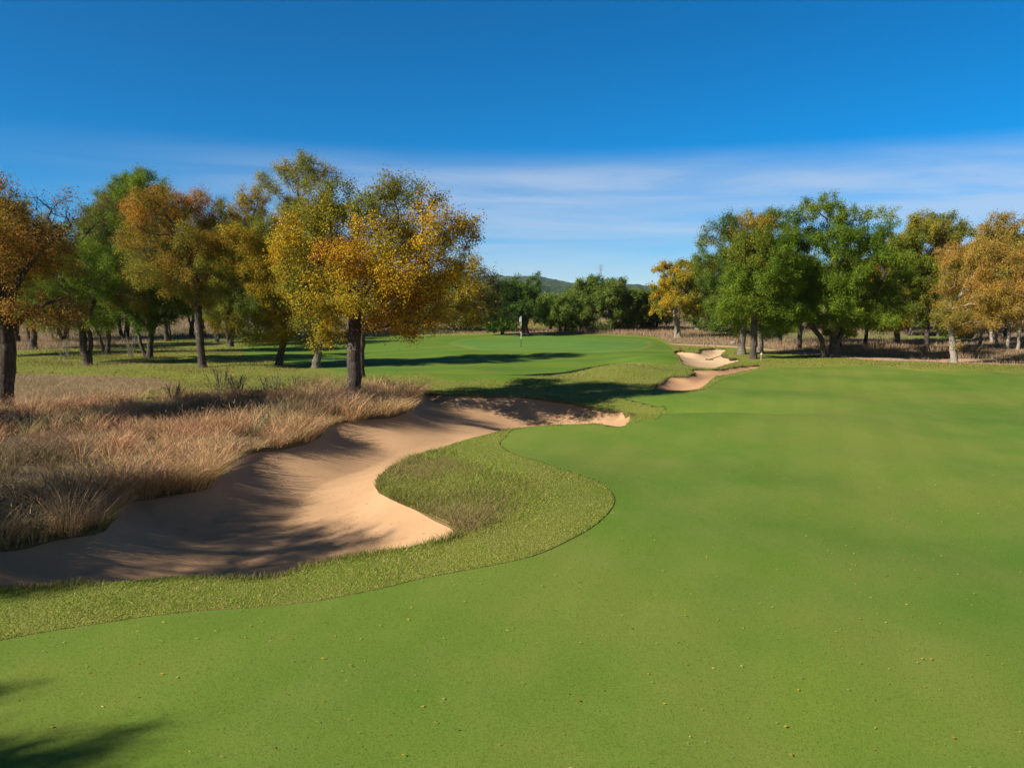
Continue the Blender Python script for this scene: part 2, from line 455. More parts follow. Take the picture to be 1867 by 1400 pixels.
M['bark'] = bark_mat('bark_dark', (0.045, 0.035, 0.028), (0.125, 0.100, 0.082))
M['bark_mid'] = bark_mat('bark_grey', (0.115, 0.095, 0.075), (0.235, 0.205, 0.17))
M['bark_pale'] = bark_mat('bark_pale', (0.22, 0.19, 0.15), (0.40, 0.36, 0.30))
def flat_mat(name, c, rough=0.6, spec=0.3, metal=0.0):
    m, t, p = mat(name)
    v = N(t, 'ShaderNodeTexCoord').outputs['Object']
    col = mix_col(t, noise(t, v, 9, 4), tuple(k * 0.82 for k in c), c)
    t.links.new(col, p.inputs['Base Color'])
    p.inputs['Roughness'].default_value = rough
    p.inputs['Specular IOR Level'].default_value = spec
    p.inputs['Metallic'].default_value = metal
    return m

# ------------------------------------------------------------------ ground objects
NAMES = {0: ('bunker_sand', 'sand'), 1: ('bunker_sand', 'sand_red'), 2: ('bunker_sand', 'sand_pale'), 3: ('putting_green', 'green'), 4: ('green_collar', 'collar'), 5: ('dirt_path', 'path'),
         6: ('approach_turf', 'approach'), 7: ('fairway', 'fairway'), 8: ('native_ground', 'native'), 9: ('far_fairway', 'fargreen'), 10: ('rough_ground', 'rough'), 11: ('dry_ground', 'meadow'), -1: ('meadow_ground', 'meadow')}
GLAB = {0: 'long tan sand bunker curling round the rough grass tongue', 1: 'reddish sand bunker below the knob beside the fairway', 2: 'pale sand bunker with a rake lying in it',
        3: 'smooth putting green with the flagstick', 4: 'yellowish collar ring round the putting green', 5: 'sandy track along the far side of the fairway', 6: 'striped approach turf before the putting green',
        7: 'broad mown fairway in the foreground', 8: 'bare soil under the dry native grass', 9: 'distant strip of mown turf beyond the track', 10: 'rough turf between fairway, bunkers and trees', 11: 'bare pinkish patch of dry ground behind the tall grass', -1: 'dry meadow reaching to the far woods'}
# edges between sand and turf get a little earth step
def edges_of(tr):
    e = np.concatenate([tr[:, [0, 1]], tr[:, [1, 2]], tr[:, [2, 0]]])
    return e
LIPS = {}
for q, (nm, mk) in NAMES.items():
    tr = T[lab == q]
    if not len(tr): continue
    used, inv = np.unique(tr, return_inverse=True)
    tri = inv.reshape(-1, 3)
    z = ZS[q] if q in ZS else ZTOP
    if q == 7: z = z - 0.007 * (1 - ss(14, 20, V[:, 1]))
    co = np.column_stack([V[used], z[used]])
    fl = [tri]
    nskirt = 0
    if q not in ZS:
        mine = edges_of(tr)
        keyset = {}
        for s in list(ZS) + ([7] if q == 10 else []):
            sd = edges_of(T[lab == s])
            ks = set(map(tuple, np.sort(sd, 1).tolist()))
            hit = np.array([tuple(x) in ks for x in np.sort(mine, 1).tolist()])
            if hit.any():
                eb = mine[hit]
                n0 = len(co)
                lo = np.column_stack([V[eb.ravel()], (ZS[s] if s in ZS else ZTOP)[eb.ravel()] - 0.12])
                m = {u: k for k, u in enumerate(used.tolist())}
                ia = np.array([m[a] for a in eb[:, 0].tolist()])
                ib = np.array([m[a] for a in eb[:, 1].tolist()])
                k = n0 + 2 * np.arange(len(eb))
                co = np.vstack([co, lo])
                fl.append(np.column_stack([ia, k, k + 1, ib])); nskirt += len(eb)
                if s in ZS: LIPS.setdefault(s, []).append((q, eb))
    ob = new_mesh(nm, co, fl, [M[mk], M['soil']] if nskirt else [M[mk]], midx=np.r_[np.zeros(len(tri), int), np.ones(nskirt, int)], smooth=True)
    tag(ob, GLAB[q], None, None, 'structure')

# ------------------------------------------------------------------ trees
def unit(v): return v / (np.linalg.norm(v, axis=-1, keepdims=True) + 1e-9)
def frusta(p0, p1, d0, d1, r0, r1, K):
    def ringv(p, d, r):
        ref = np.where(np.abs(d[:, :1]) > 0.9, np.array([[0.1, 0.95, 0.3]]), np.array([[0.95, 0.31, 0.05]]))
        a = unit(np.cross(d, ref)); b = np.cross(d, a)
        th = np.arange(K) / K * 2 * math.pi
        return p[:, None] + r[:, None, None] * (np.cos(th)[None, :, None] * a[:, None] + np.sin(th)[None, :, None] * b[:, None])
    n = len(p0)
    vv = np.concatenate([ringv(p0, d0, r0), ringv(p1, d1, r1)], 1).reshape(-1, 3)
    k = np.arange(K)
    q = np.stack([k, (k + 1) % K, K + (k + 1) % K, K + k], 1)
    return vv, (q[None] + (np.arange(n) * 2 * K)[:, None, None]).reshape(-1, 4)
def colonize(rs, stems, att, step, dk, maxit=120, jit=0.25, up=0.05):
    P, par, root_r = [], [], {}
    for st, r0 in stems:
        st = np.array(st, float)
        prev = -1
        seg = [st[0]]
        for a, b in zip(st[:-1], st[1:]):
            m = max(1, int(round(np.linalg.norm(b - a) / step)))
            for k in range(1, m + 1):
                seg.append(a + (b - a) * k / m + rs.normal(0, 0.02, 3) * (k < m))
        for k, s in enumerate(seg):
            P.append(s); par.append(prev); prev = len(P) - 1
            if k == 0: root_r[prev] = r0
    P = list(np.array(P)); nst = len(P)
    nd = np.full(len(att), 1e9); ni = np.zeros(len(att), int)
    def upd(lo):
        nonlocal nd, ni
        Q = np.array(P[lo:])
        d = np.linalg.norm(att[:, None] - Q[None], axis=2)
        k = d.argmin(1); dm = d[np.arange(len(att)), k]
        b = dm < nd
        nd[b] = dm[b]; ni[b] = k[b] + lo
    upd(0)
    for it in range(maxit):
        al = nd > dk
        att, nd, ni = att[al], nd[al], ni[al]
        if not len(att): break
        PA = np.array(P)
        acc = np.zeros_like(PA)
        np.add.at(acc, ni, unit(att - PA[ni]))
        act = np.unique(ni)
        dr = unit(acc[act]) + rs.normal(0, jit, (len(act), 3)) + [0, 0, up]
        new = PA[act] + unit(dr) * step * rs.uniform(0.8, 1.15, (len(act), 1))
        lo = len(P); stuck = []
        dd = np.linalg.norm(new[:, None] - PA[None], axis=2).min(1)
        for k, a in enumerate(act):
            if dd[k] < 0.35 * step:
                q = PA[a] + unit(dr[k:k + 1] + rs.normal(0, 0.9, (1, 3)))[0] * step
                if np.linalg.norm(PA - q, axis=1).min() > 0.5 * step:
                    P.append(q); par.append(int(a))
                else: stuck.append(a)
            else: P.append(new[k]); par.append(int(a))
        if stuck:
            bad = np.isin(ni, stuck) & (rs.uniform(0, 1, len(ni)) < 0.3)
            att, nd, ni = att[~bad], nd[~bad], ni[~bad]
        if len(P) == lo: 
            if not stuck: break
            if not len(att): break
            continue
        if not len(att): break
        upd(lo)
    return np.array(P), np.array(par), root_r, nst
PALS = {
 'gold': [(0.24, (0.160, 0.175, 0.022)), (0.34, (0.30, 0.245, 0.020)), (0.30, (0.50, 0.335, 0.016)), (0.09, (0.46, 0.225, 0.018)), (0.05, (0.20, 0.075, 0.025))],
 'olive': [(0.30, (0.125, 0.170, 0.028)), (0.36, (0.235, 0.235, 0.030)), (0.24, (0.42, 0.30, 0.022)), (0.10, (0.27, 0.13, 0.03))],
 'orange': [(0.28, (0.150, 0.155, 0.028)), (0.34, (0.32, 0.220, 0.025)), (0.26, (0.42, 0.215, 0.024)), (0.12, (0.26, 0.115, 0.030))],
 'rust': [(0.20, (0.140, 0.135, 0.032)), (0.32, (0.28, 0.175, 0.045)), (0.30, (0.40, 0.190, 0.034)), (0.18, (0.26, 0.110, 0.040))],
 'copper': [(0.22, (0.19, 0.185, 0.030)), (0.34, (0.34, 0.235, 0.038)), (0.38, (0.41, 0.240, 0.045)), (0.06, (0.32, 0.150, 0.035))],
 'green': [(0.32, (0.080, 0.143, 0.012)), (0.45, (0.138, 0.210, 0.016)), (0.23, (0.205, 0.265, 0.022))],
 'pale': [(0.35, (0.092, 0.150, 0.024)), (0.45, (0.140, 0.198, 0.032)), (0.20, (0.19, 0.235, 0.042))],
 'green2': [(0.35, (0.048, 0.095, 0.018)), (0.45, (0.075, 0.135, 0.022)), (0.20, (0.115, 0.170, 0.028))],
 'greenmix': [(0.30, (0.065, 0.125, 0.014)), (0.36, (0.120, 0.180, 0.020)), (0.24, (0.215, 0.225, 0.024)), (0.10, (0.42, 0.26, 0.020))],
 'dullmix': [(0.34, (0.075, 0.105, 0.025)), (0.30, (0.135, 0.140, 0.030)), (0.22, (0.24, 0.16, 0.050)), (0.14, (0.24, 0.09, 0.045))],
 'yellowgreen': [(0.3, (0.10, 0.16, 0.02)), (0.4, (0.21, 0.24, 0.03)), (0.3, (0.38, 0.31, 0.025))],
}
def field(p, seed, lo=0.12, hi=0.55, n=14):
    r = np.random.RandomState(seed); out = 0
    for k in range(n):
        f = math.exp(r.uniform(math.log(lo), math.log(hi)))
        d = unit(r.normal(0, 1, 3))
        out = out + np.sin(2 * math.pi * f * (p @ d) + r.uniform(0, 6.28))
    return out
def colour(rs, pal, u):
    ws = np.cumsum([k[0] for k in PALS[pal]]); ws = ws / ws[-1]
    k = np.searchsorted(ws, np.clip(u, 0, 0.9999))
    c = np.array([k_[1] for k_ in PALS[pal]])[k]
    return 1.18 * c * rs.uniform(0.86, 1.14, (len(u), 1)) * (1 + rs.normal(0, 0.07, (len(u), 3)))
def leaves(rs, c, ax, size, outn=None):
    n = len(c)
    a = unit(ax + rs.normal(0, 0.75, (n, 3)) + [0, 0, -0.15])
    nn = unit(rs.normal(0, 1, (n, 3)) + [0, 0, 0.5])
    if outn is not None: nn = unit(nn * 0.75 + outn * 0.8 + [0, 0, 0.25])
    b = unit(np.cross(a, nn))
    L = (size * rs.uniform(0.65, 1.3, n))[:, None]
    W = L * rs.uniform(0.42, 0.62, (n, 1))
    v = np.stack([c - a * L * 0.5, c + b * W * 0.5 + a * L * 0.06, c + a * L * 0.5, c - b * W * 0.5 + a * L * 0.06], 1)
    return v.reshape(-1, 3), np.arange(4 * n).reshape(n, 4)

def make_tree(name, label, cat, base, stems, blobs, pal, seed, bark='bark', leaf=0.085, dens=1.0, natt=1000, step=0.30, dk=0.40,
              bare=0.0, group=None, twig=(0.22, 0.55), droop=0.12, puff=2.3, second=None):
    """base: world point; stems: [(polyline rel. to base, radius)]; blobs: ellipsoids rel. to base (x,y,z,rx,ry,rz)"""
    rs = np.random.RandomState(seed)
    B = np.array(blobs, float); B[:, 3:] *= 1.15; B[:, 2] -= 0.12
    vol = B[:, 3] * B[:, 4] * B[:, 5]
    natt = int(natt * 3.6)
    sz = np.cbrt(vol.sum() / 25.0)                     # foliage puffs scale gently with the crown
    puffs, pr_ = [], []
    for b in B:
        n_ = max(2, int(round(puff * (b[3] * b[4] * b[5]) ** (2 / 3.0) / (0.42 * sz ** 1.4))))
        q = unit(rs.normal(0, 1, (n_, 3))) * (rs.uniform(0.08, 1, (n_, 1)) ** 0.40)
        puffs.append(b[:3] + q * b[3:] * 0.92)
        pr_.append(rs.uniform(0.38, 0.75, n_) * sz ** 0.5)
    puffs, pr_ = np.vstack(puffs), np.concatenate(pr_)
    cnt = np.maximum(3, (natt * pr_ ** 2 / (pr_ ** 2).sum())).astype(int)
    kk = np.repeat(np.arange(len(puffs)), cnt)
    att = puffs[kk] + unit(rs.normal(0, 1, (len(kk), 3))) * (rs.uniform(0, 1, (len(kk), 1)) ** 0.45) * pr_[kk][:, None] * [1, 1, 0.72]
    gap = field(att, seed + 7, 0.25, 0.7)
    att = att[gap > np.percentile(gap, 8)]
    P, par, roots, nst = colonize(rs, stems, att, step, dk)
    n = len(P)
    acc = np.zeros(n); kids = [[] for _ in range(n)]
    for i in range(n - 1, -1, -1):
        if not kids[i]: acc[i] = 1.0
        if par[i] >= 0:
            acc[par[i]] += acc[i]; kids[par[i]].append(i)
    rad = acc ** (1 / 2.1)
    # scale so each root has its own girth and tips are about a centimetre
    rootof = np.arange(n)
    for i in range(n):
        if par[i] >= 0: rootof[i] = rootof[par[i]]
    out = np.zeros(n)
    for r, r0 in roots.items():
        s = rootof == r
        g = math.log(0.009 / r0) / math.log(1.0 / max(rad[r], 1.5))
        out[s] = r0 * (rad[s] / rad[r]) ** g
    rad = out
    for r, r0 in roots.items():
        s = np.where(rootof == r)[0]
        h = np.linalg.norm(P[s] - P[r], axis=1)
        rad[s] *= 1 + 0.55 * np.exp(-h / 0.3)
    main = np.full(n, -1)
    for i in range(n):
        if kids[i]: main[i] = max(kids[i], key=lambda k: acc[k])
    dirs = np.zeros((n, 3))
    for i in range(n):
        d = np.zeros(3)
        if par[i] >= 0: d += unit(P[i] - P[par[i]])
        if main[i] >= 0: d += unit(P[main[i]] - P[i])
        dirs[i] = d
    dirs = unit(dirs)
    child = np.where(par >= 0)[0]
    pp = par[child]
    ismain = main[pp] == child
    r0 = np.where(ismain, rad[pp], np.minimum(rad[pp], rad[child] * 1.25))
    d0 = np.where(ismain[:, None], dirs[pp], unit(P[child] - P[pp]))
    VV, FF, off = [], [], 0
    big = np.maximum(r0, rad[child])
    for lo, hi, K in ((0.06, 9, 10), (0.02, 0.06, 6), (0, 0.02, 3)):
        s = (big >= lo) & (big < hi)
        if not s.any(): continue
        v, f = frusta(P[pp[s]], P[child[s]], d0[s], dirs[child[s]], r0[s], rad[child[s]], K)
        if K == 10: v = v + rs.normal(0, 0.006, v.shape)
        VV.append(v); FF.append(f + off); off += len(v)
    # twigs with leaves along them
    thin = np.where((rad < 0.024) & (np.arange(n) >= nst))[0]
    bz = field(P[thin], seed + 3, 0.15, 0.5)
    isbare = bz < np.percentile(bz, 100 * bare) if bare > 0 else np.zeros(len(thin), bool)
    rep = np.repeat(np.arange(len(thin)), rs.randint(4, 8, len(thin)))
    src = thin[rep]
    outw = unit(P[src] - (B[:, :3] * vol[:, None]).sum(0) / vol.sum())
    td = unit(dirs[src] * 0.5 + rs.normal(0, 0.75, (len(src), 3)) + outw * 0.35 + [0, 0, 0.1])
    tl = rs.uniform(*twig, len(src))
    mid = P[src] + td * tl[:, None] * 0.5
    td2 = unit(td + rs.normal(0, 0.25, td.shape) + [0, 0, -droop])
    end = mid + td2 * tl[:, None] * 0.5
    tr = np.full(len(src), 0.006)
    v, f = frusta(P[src], mid, td, td, tr, tr * 0.7, 3); VV.append(v); FF.append(f + off); off += len(v)
    v, f = frusta(mid, end, td, td2, tr * 0.7, tr * 0.25, 3); VV.append(v); FF.append(f + off); off += len(v)
    lc = np.where(isbare[rep], rs.poisson(1.5, len(rep)), rs.poisson(32 * dens, len(rep)))
    li = np.repeat(np.arange(len(src)), lc)
    t = rs.uniform(0.1, 1.08, len(li))[:, None]
    c = np.where(t < 0.5, P[src[li]] + (mid[li] - P[src[li]]) * t * 2, mid[li] + (end[li] - mid[li]) * (t * 2 - 1))
    c = c + rs.normal(0, 0.11, c.shape)
    near = np.zeros(len(c), int)
    for a in range(0, len(c), 8000):
        near[a:a + 8000] = (((c[a:a + 8000, None] - puffs[None]) / pr_[None, :, None]) ** 2).sum(2).argmin(1)
    outn = unit(c - puffs[near] + [0, 0, 0.12])
    lv, lf = leaves(rs, c, td2[li] * 0.6, leaf * 0.86, outn)
    up_ = field(puffs, seed + 11, 0.10, 0.4); up_ = np.argsort(np.argsort(up_)) / len(up_)
    up_ = np.clip(up_ * 0.55 + rs.uniform(0, 0.45, len(up_)), 0, 1)
    u = np.clip(up_[near] + rs.normal(0, 0.11, len(near)), 0, 1)
    cc = colour(rs, pal, u)
    if second:                                  # limbs that have turned another colour
        u2 = field(puffs, seed + 29, 0.08, 0.3); o2 = np.argsort(np.argsort(u2)) / len(u2)
        s = o2[near] + rs.normal(0, 0.05, len(near)) > 1 - second[1]
        cc[s] = colour(rs, second[0], np.clip(rs.uniform(0, 1, s.sum()), 0, 1))
    root = empty(name, base, label, cat, group)
    tk = new_mesh('trunk', np.vstack(VV), [np.vstack(FF)], [M[bark]], smooth=True, parent=root)
    cr = new_mesh('crown', lv, [lf], [M['leaf']], col=np.repeat(cc, 4, 0), parent=root)
    return root
def tree_px(name, label, cat, base, paths, blobs, pal, seed, depth=0.9, **kw):
    """base pixel, stems as pixel polylines, crown masses as pixel ellipses at the depth of the trunk"""
    rs = np.random.RandomState(seed + 500)
    b = G(*base)
    D = b[1]
    st = []
    for poly, r in paths:
        pts = []
        for k, q in enumerate(poly):
            a = AT(q[0], q[1], D) - b
            a[1] += rs.normal(0, 0.12) * k + (q[2] if len(q) > 2 else 0)
            if k == 0 and abs(q[1] - base[1]) < 10: a = np.array([a[0], 0.0, -0.12])
            pts.append(a)
        st.append((pts, r))
    bl = []
    for q in blobs:
        x, y, rx, ry = q[:4]
        dy = q[4] if len(q) > 4 else rs.uniform(-0.55, 0.55) * rx * D / FPX
        a = AT(x, y, D) - b
        s = D / FPX
        bl.append((a[0], a[1] * 0 + dy, a[2], rx * s, max(rx, ry) * s * depth, ry * s))
    # give the crown its full depth: masses in front of and behind the traced ones
    ex = max(q[3] for q in bl)
    wide = (max(q[0] + q[3] for q in bl) - min(q[0] - q[3] for q in bl)) / 2
    cx = sum(q[0] for q in bl) / len(bl)
    zs = sorted(q[2] for q in bl); zm = zs[len(zs) // 2]
    for sg in (-1, 1):
        bl.append((cx + rs.uniform(-0.3, 0.3), sg * wide * 0.55, zm - 0.2, wide * 0.5, wide * 0.38, ex * 0.8))
    return make_tree(name, label, cat, tuple(b), st, bl, pal, seed, **kw)
def copy_thing(o, loc, rz, s, label, group=None):
    r = o.copy(); COL.objects.link(r)
    r.location = loc; r.rotation_euler = (0, 0, rz)
    r.scale = (s, s, s) if not isinstance(s, tuple) else s
    r['label'] = label
    if group: r['group'] = group
    elif 'group' in r: del r['group']
    for ch in list(o.children):
        c = ch.copy(); COL.objects.link(c); c.parent = r
        for g in ch.children:
            d = g.copy(); COL.objects.link(d); d.parent = c
    return r

ELM, OAK = 'cedar_elm_tree', 'live_oak_tree'
t_gold = tree_px(ELM, 'golden elm with the thick dark trunk at the edge of the tall dry grass', 'tree', (645, 722), [([(645, 722), (646, 640), (645, 590), (660, 540)], 0.235)],
    [(635, 372, 55, 42), (700, 365, 60, 42), (755, 385, 52, 40), (795, 412, 46, 44), (822, 440, 26, 38), (590, 400, 46, 42), (600, 445, 55, 50), (690, 450, 80, 60), (765, 470, 64, 52), (640, 520, 75, 45), (725, 535, 75, 45), (600, 545, 50, 38), (560, 480, 35, 40),
     (790, 545, 46, 30), (690, 575, 40, 22), (600, 590, 32, 24), (760, 580, 45, 18), (820, 565, 28, 18), (552, 440, 42, 45), (542, 515, 42, 42), (572, 582, 36, 20)], 'gold', 11, natt=1700, bark='bark', second=('rust', 0.06))
t_tall = tree_px(ELM, 'tallest olive and gold elm, its narrow top rising left of the golden elm', 'tree', (575, 671), [([(575, 671), (581, 630), (588, 590), (580, 480), (548, 375)], 0.21)],
    [(540, 305, 48, 28), (520, 335, 36, 26), (575, 330, 30, 30), (555, 370, 50, 40), (515, 430, 55, 45), (600, 420, 45, 60), (500, 495, 50, 45), (560, 510, 60, 50), (510, 560, 45, 32), (585, 570, 40, 26)], 'olive', 12, natt=1200, bark='bark_mid', second=('gold', 0.4), dens=0.9)
t_lean = tree_px(ELM, 'yellow-green elm with a leaning dark trunk and low drooping skirt', 'tree', (507, 665), [([(507, 665), (515, 632), (526, 608), (500, 560), (470, 470)], 0.19)],
    [(450, 380, 48, 30, -0.5), (430, 420, 36, 45, -1.5), (470, 440, 60, 45, -1.8), (432, 495, 38, 45, -2.2), (475, 520, 65, 48, -2.4), (440, 565, 44, 30, -2.0), (490, 580, 55, 26, -2.2), (530, 560, 34, 30, -1.5), (420, 530, 25, 40, -1.0), (460, 592, 40, 16, -2.0)], 'olive', 13, natt=1300, bark='bark', second=('gold', 0.5))
t_orange = tree_px(ELM, 'orange-brown elm on a straight bare trunk standing in the shade', 'tree', (370, 670), [([(370, 670), (365, 620), (362, 570), (355, 520), (335, 440)], 0.2)],
    [(285, 365, 40, 34), (330, 355, 48, 30), (365, 375, 36, 34), (300, 420, 65, 45), (365, 430, 45, 48), (270, 450, 45, 36), (325, 480, 75, 38), (380, 480, 28, 45), (290, 500, 45, 26), (352, 545, 24, 16)], 'orange', 14, natt=1300, bark='bark', bare=0.10, second=('olive', 0.25), dens=0.85)  # dark bark puts shade from trees on its left into the trunk colour
t_green = tree_px(OAK, 'dark green oak with forked trunk and some bare reddish limbs', 'tree', (160, 666), [([(160, 666), (153, 630), (146, 600), (120, 540), (100, 470)], 0.2), ([(163, 666), (162, 620), (160, 590), (190, 520)], 0.12)],
    [(185, 400, 45, 34), (215, 420, 40, 40), (150, 470, 55, 42), (105, 510, 50, 40), (180, 500, 55, 45), (215, 500, 40, 50), (110, 560, 60, 32), (180, 565, 55, 30), (70, 550, 40, 40)], 'green', 15, natt=1200, bark='bark', bare=0.1, second=('dullmix', 0.28), leaf=0.08)
t_edge = tree_px(ELM, 'rusty orange elm with a dark scaly trunk and half-bare crooked limbs', 'tree', (4, 742), [([(4, 742), (7, 660), (6, 590), (8, 540), (0, 450)], 0.26), ([(6, 600), (40, 510), (75, 455), (125, 410)], 0.10), ([(6, 620), (60, 560), (130, 540)], 0.08)],
    [(15, 365, 45, 26), (-30, 400, 60, 55), (70, 375, 50, 24), (110, 395, 32, 26), (15, 430, 45, 55), (-70, 470, 60, 70), (-20, 500, 45, 45), (75, 430, 45, 28), (0, 540, 30, 40), (70, 560, 45, 22), (130, 570, 26, 18)], 'rust', 16, natt=1500, bark='bark', bare=0.12, second=('orange', 0.5), dens=1.2, leaf=0.075, step=0.32)
t_back = tree_px(OAK, 'shaded oak with two slim stems between the forked trunks', 'tree', (196, 646), [([(196, 646), (198, 610), (193, 570)], 0.15), ([(190, 646), (184, 610), (174, 590), (168, 560)], 0.10)],
    [(205, 395, 45, 35), (180, 450, 45, 45), (235, 450, 40, 50), (215, 520, 55, 45), (170, 545, 40, 30)], 'green', 17, natt=900, leaf=0.10, second=('greenmix', 0.3))
t_vee = tree_px(OAK, 'oak with a wide V of two dark leaning stems', 'tree', (272, 652), [([(272, 652), (276, 610), (280, 585), (310, 560)], 0.17), ([(268, 651), (258, 630), (250, 590), (248, 560)], 0.11)],
    [(250, 500, 50, 45), (310, 520, 50, 45), (280, 450, 50, 45), (330, 545, 40, 28), (235, 545, 40, 28), (300, 570, 40, 18)], 'greenmix', 18, natt=900, leaf=0.10, bare=0.12)
t_dull = tree_px(ELM, 'sparse elm with reddish dead sprays hanging right of the golden elm', 'tree', (659, 690), [([(659, 690), (657, 640), (664, 585), (730, 545), (830, 510)], 0.15)],
    [(840, 505, 40, 36), (870, 520, 32, 40), (885, 490, 22, 22), (800, 560, 45, 28), (850, 565, 45, 26), (895, 540, 20, 30), (822, 590, 14, 12)], 'dullmix', 19, natt=800, bare=0.2, second=('gold', 0.3), bark='bark', dens=1.1)
# right-hand group
t_big = tree_px(OAK, 'big round bright green live oak with three spreading stems', 'tree', (1512, 652), [([(1518, 652), (1522, 610), (1514, 580), (1520, 500)], 0.21), ([(1520, 652), (1528, 620), (1548, 590), (1580, 560), (1610, 500)], 0.19), ([(1503, 652), (1496, 620), (1484, 598), (1468, 575), (1450, 520)], 0.15)],
    [(1475, 412, 45, 34), (1500, 395, 40, 28), (1545, 405, 40, 30), (1590, 412, 45, 34), (1455, 460, 50, 45), (1530, 460, 75, 50), (1605, 465, 42, 52), (1445, 530, 48, 50), (1520, 535, 75, 45), (1600, 535, 50, 45), (1470, 575, 40, 24), (1560, 570, 55, 24), (1632, 530, 28, 42)], 'green', 21, natt=1700, leaf=0.105, second=('yellowgreen', 0.05), step=0.34, dk=0.45)
t_r1 = tree_px(ELM, 'green and orange elm with a rough grey trunk beside the pale bunker', 'tree', (1352, 646), [([(1352, 646), (1353, 610), (1356, 580), (1345, 500)], 0.24)],
    [(1320, 420, 36, 26), (1365, 415, 40, 24), (1400, 405, 36, 22), (1310, 470, 36, 45), (1360, 470, 50, 45), (1315, 535, 40, 42), (1365, 545, 45, 38), (1300, 582, 26, 18)], 'greenmix', 22, natt=1100, bark='bark_mid', leaf=0.095, second=('gold', 0.22))
t_r2 = tree_px(OAK, 'green oak with a dark upright trunk, last before the fairway edge', 'tree', (1373, 654), [([(1373, 654), (1374, 610), (1376, 575), (1385, 500)], 0.2)],
    [(1400, 440, 45, 40), (1365, 480, 45, 45), (1420, 490, 40, 50), (1390, 540, 50, 40), (1345, 555, 35, 32), (1430, 560, 35, 34)], 'green', 23, natt=1000, leaf=0.10, second=('greenmix', 0.25))
t_r8 = tree_px(ELM, 'copper-coloured elm on a smooth pale trunk beside the track', 'tree', (1740, 661), [([(1740, 661), (1739, 620), (1738, 585), (1744, 555)], 0.165)],
    [(1800, 440, 50, 38), (1850, 425, 45, 34), (1755, 490, 40, 45), (1810, 500, 60, 50), (1870, 490, 45, 55), (1760, 560, 45, 30), (1815, 570, 60, 34), (1875, 565, 45, 40), (1715, 575, 24, 20)], 'copper', 24, natt=1300, bark='bark_pale', leaf=0.09, second=('olive', 0.12))
t_r9 = tree_px(ELM, 'olive and yellow elm with twiggy top between live oak and copper elm', 'tree', (1690, 640), [([(1690, 640), (1692, 600), (1690, 560), (1700, 470)], 0.17)],
    [(1710, 395, 28, 26), (1690, 430, 45, 34), (1655, 450, 34, 40), (1735, 430, 35, 35), (1680, 500, 60, 45), (1650, 550, 40, 40), (1710, 560, 50, 40)], 'olive', 25, natt=1100, leaf=0.11, second=('greenmix', 0.35), bare=0.06)
t_slim = tree_px(ELM, 'slim elm with a high copper crown, second from the right edge', 'tree', (1838, 637), [([(1838, 637), (1837, 600), (1839, 565), (1836, 520)], 0.11)],
    [(1838, 470, 34, 34), (1815, 505, 34, 34), (1862, 505, 34, 36), (1838, 535, 42, 26), (1825, 440, 26, 26)], 'copper', 26, natt=700, bark='bark_pale', leaf=0.10, second=('olive', 0.25))
# the middle
t_m1 = tree_px(OAK, 'dark green oak right behind the flagstick', 'tree', (955, 611), [([(957, 611), (956, 590), (950, 560)], 0.3), ([(962, 611), (958, 595), (965, 570)], 0.2)],
    [(935, 520, 32, 20), (965, 530, 26, 24), (920, 545, 32, 26), (955, 555, 40, 26), (985, 560, 14, 26), (900, 575, 18, 20), (930, 575, 30, 16)], 'green2', 31, natt=900, leaf=0.16, step=0.42, dk=0.55, twig=(0.3, 0.7))
t_m2 = tree_px(OAK, 'wide domed green oak on the skyline right of the flagstick', 'tree', (1115, 603), [([(1115, 603), (1114, 585), (1108, 560)], 0.24)],
    [(1065, 535, 26, 22), (1095, 525, 34, 20), (1130, 530, 28, 20), (1060, 565, 24, 24), (1100, 560, 40, 28), (1140, 560, 24, 24)], 'pale', 32, natt=900, leaf=0.17, step=0.42, dk=0.55, twig=(0.3, 0.7))
t_m4 = tree_px(ELM, 'golden brown elm with a forked white trunk in the dry meadow', 'tree', (1235, 616), [([(1237, 616), (1236, 590), (1235, 570), (1245, 530)], 0.24), ([(1233, 616), (1232, 595), (1228, 560)], 0.16)],
    [(1225, 495, 26, 18), (1250, 488, 24, 18), (1205, 525, 24, 24), (1240, 525, 34, 28), (1270, 510, 18, 28), (1215, 560, 28, 16), (1255, 560, 30, 20)], 'gold', 33, natt=900, bark='bark_pale', leaf=0.15, step=0.4, dk=0.5, second=('olive', 0.4), bare=0.05)
t_scrub = tree_px(OAK, 'low grey-green bushy oak between the two domed oaks', 'tree', (1022, 606), [([(1022, 606), (1021, 595), (1018, 580)], 0.12), ([(1030, 606), (1032, 590), (1036, 575)], 0.1)],
    [(1012, 560, 24, 22), (1038, 555, 20, 22), (1022, 585, 30, 14)], 'pale', 34, natt=600, leaf=0.16, step=0.4, dk=0.55, twig=(0.3, 0.7))

def px_copy(src, px, py, rz, s, label, group=None):
    p = G(px, py)
    return copy_thing(src, tuple(p - [0, 0, 0.05]), rz, s, label, group)
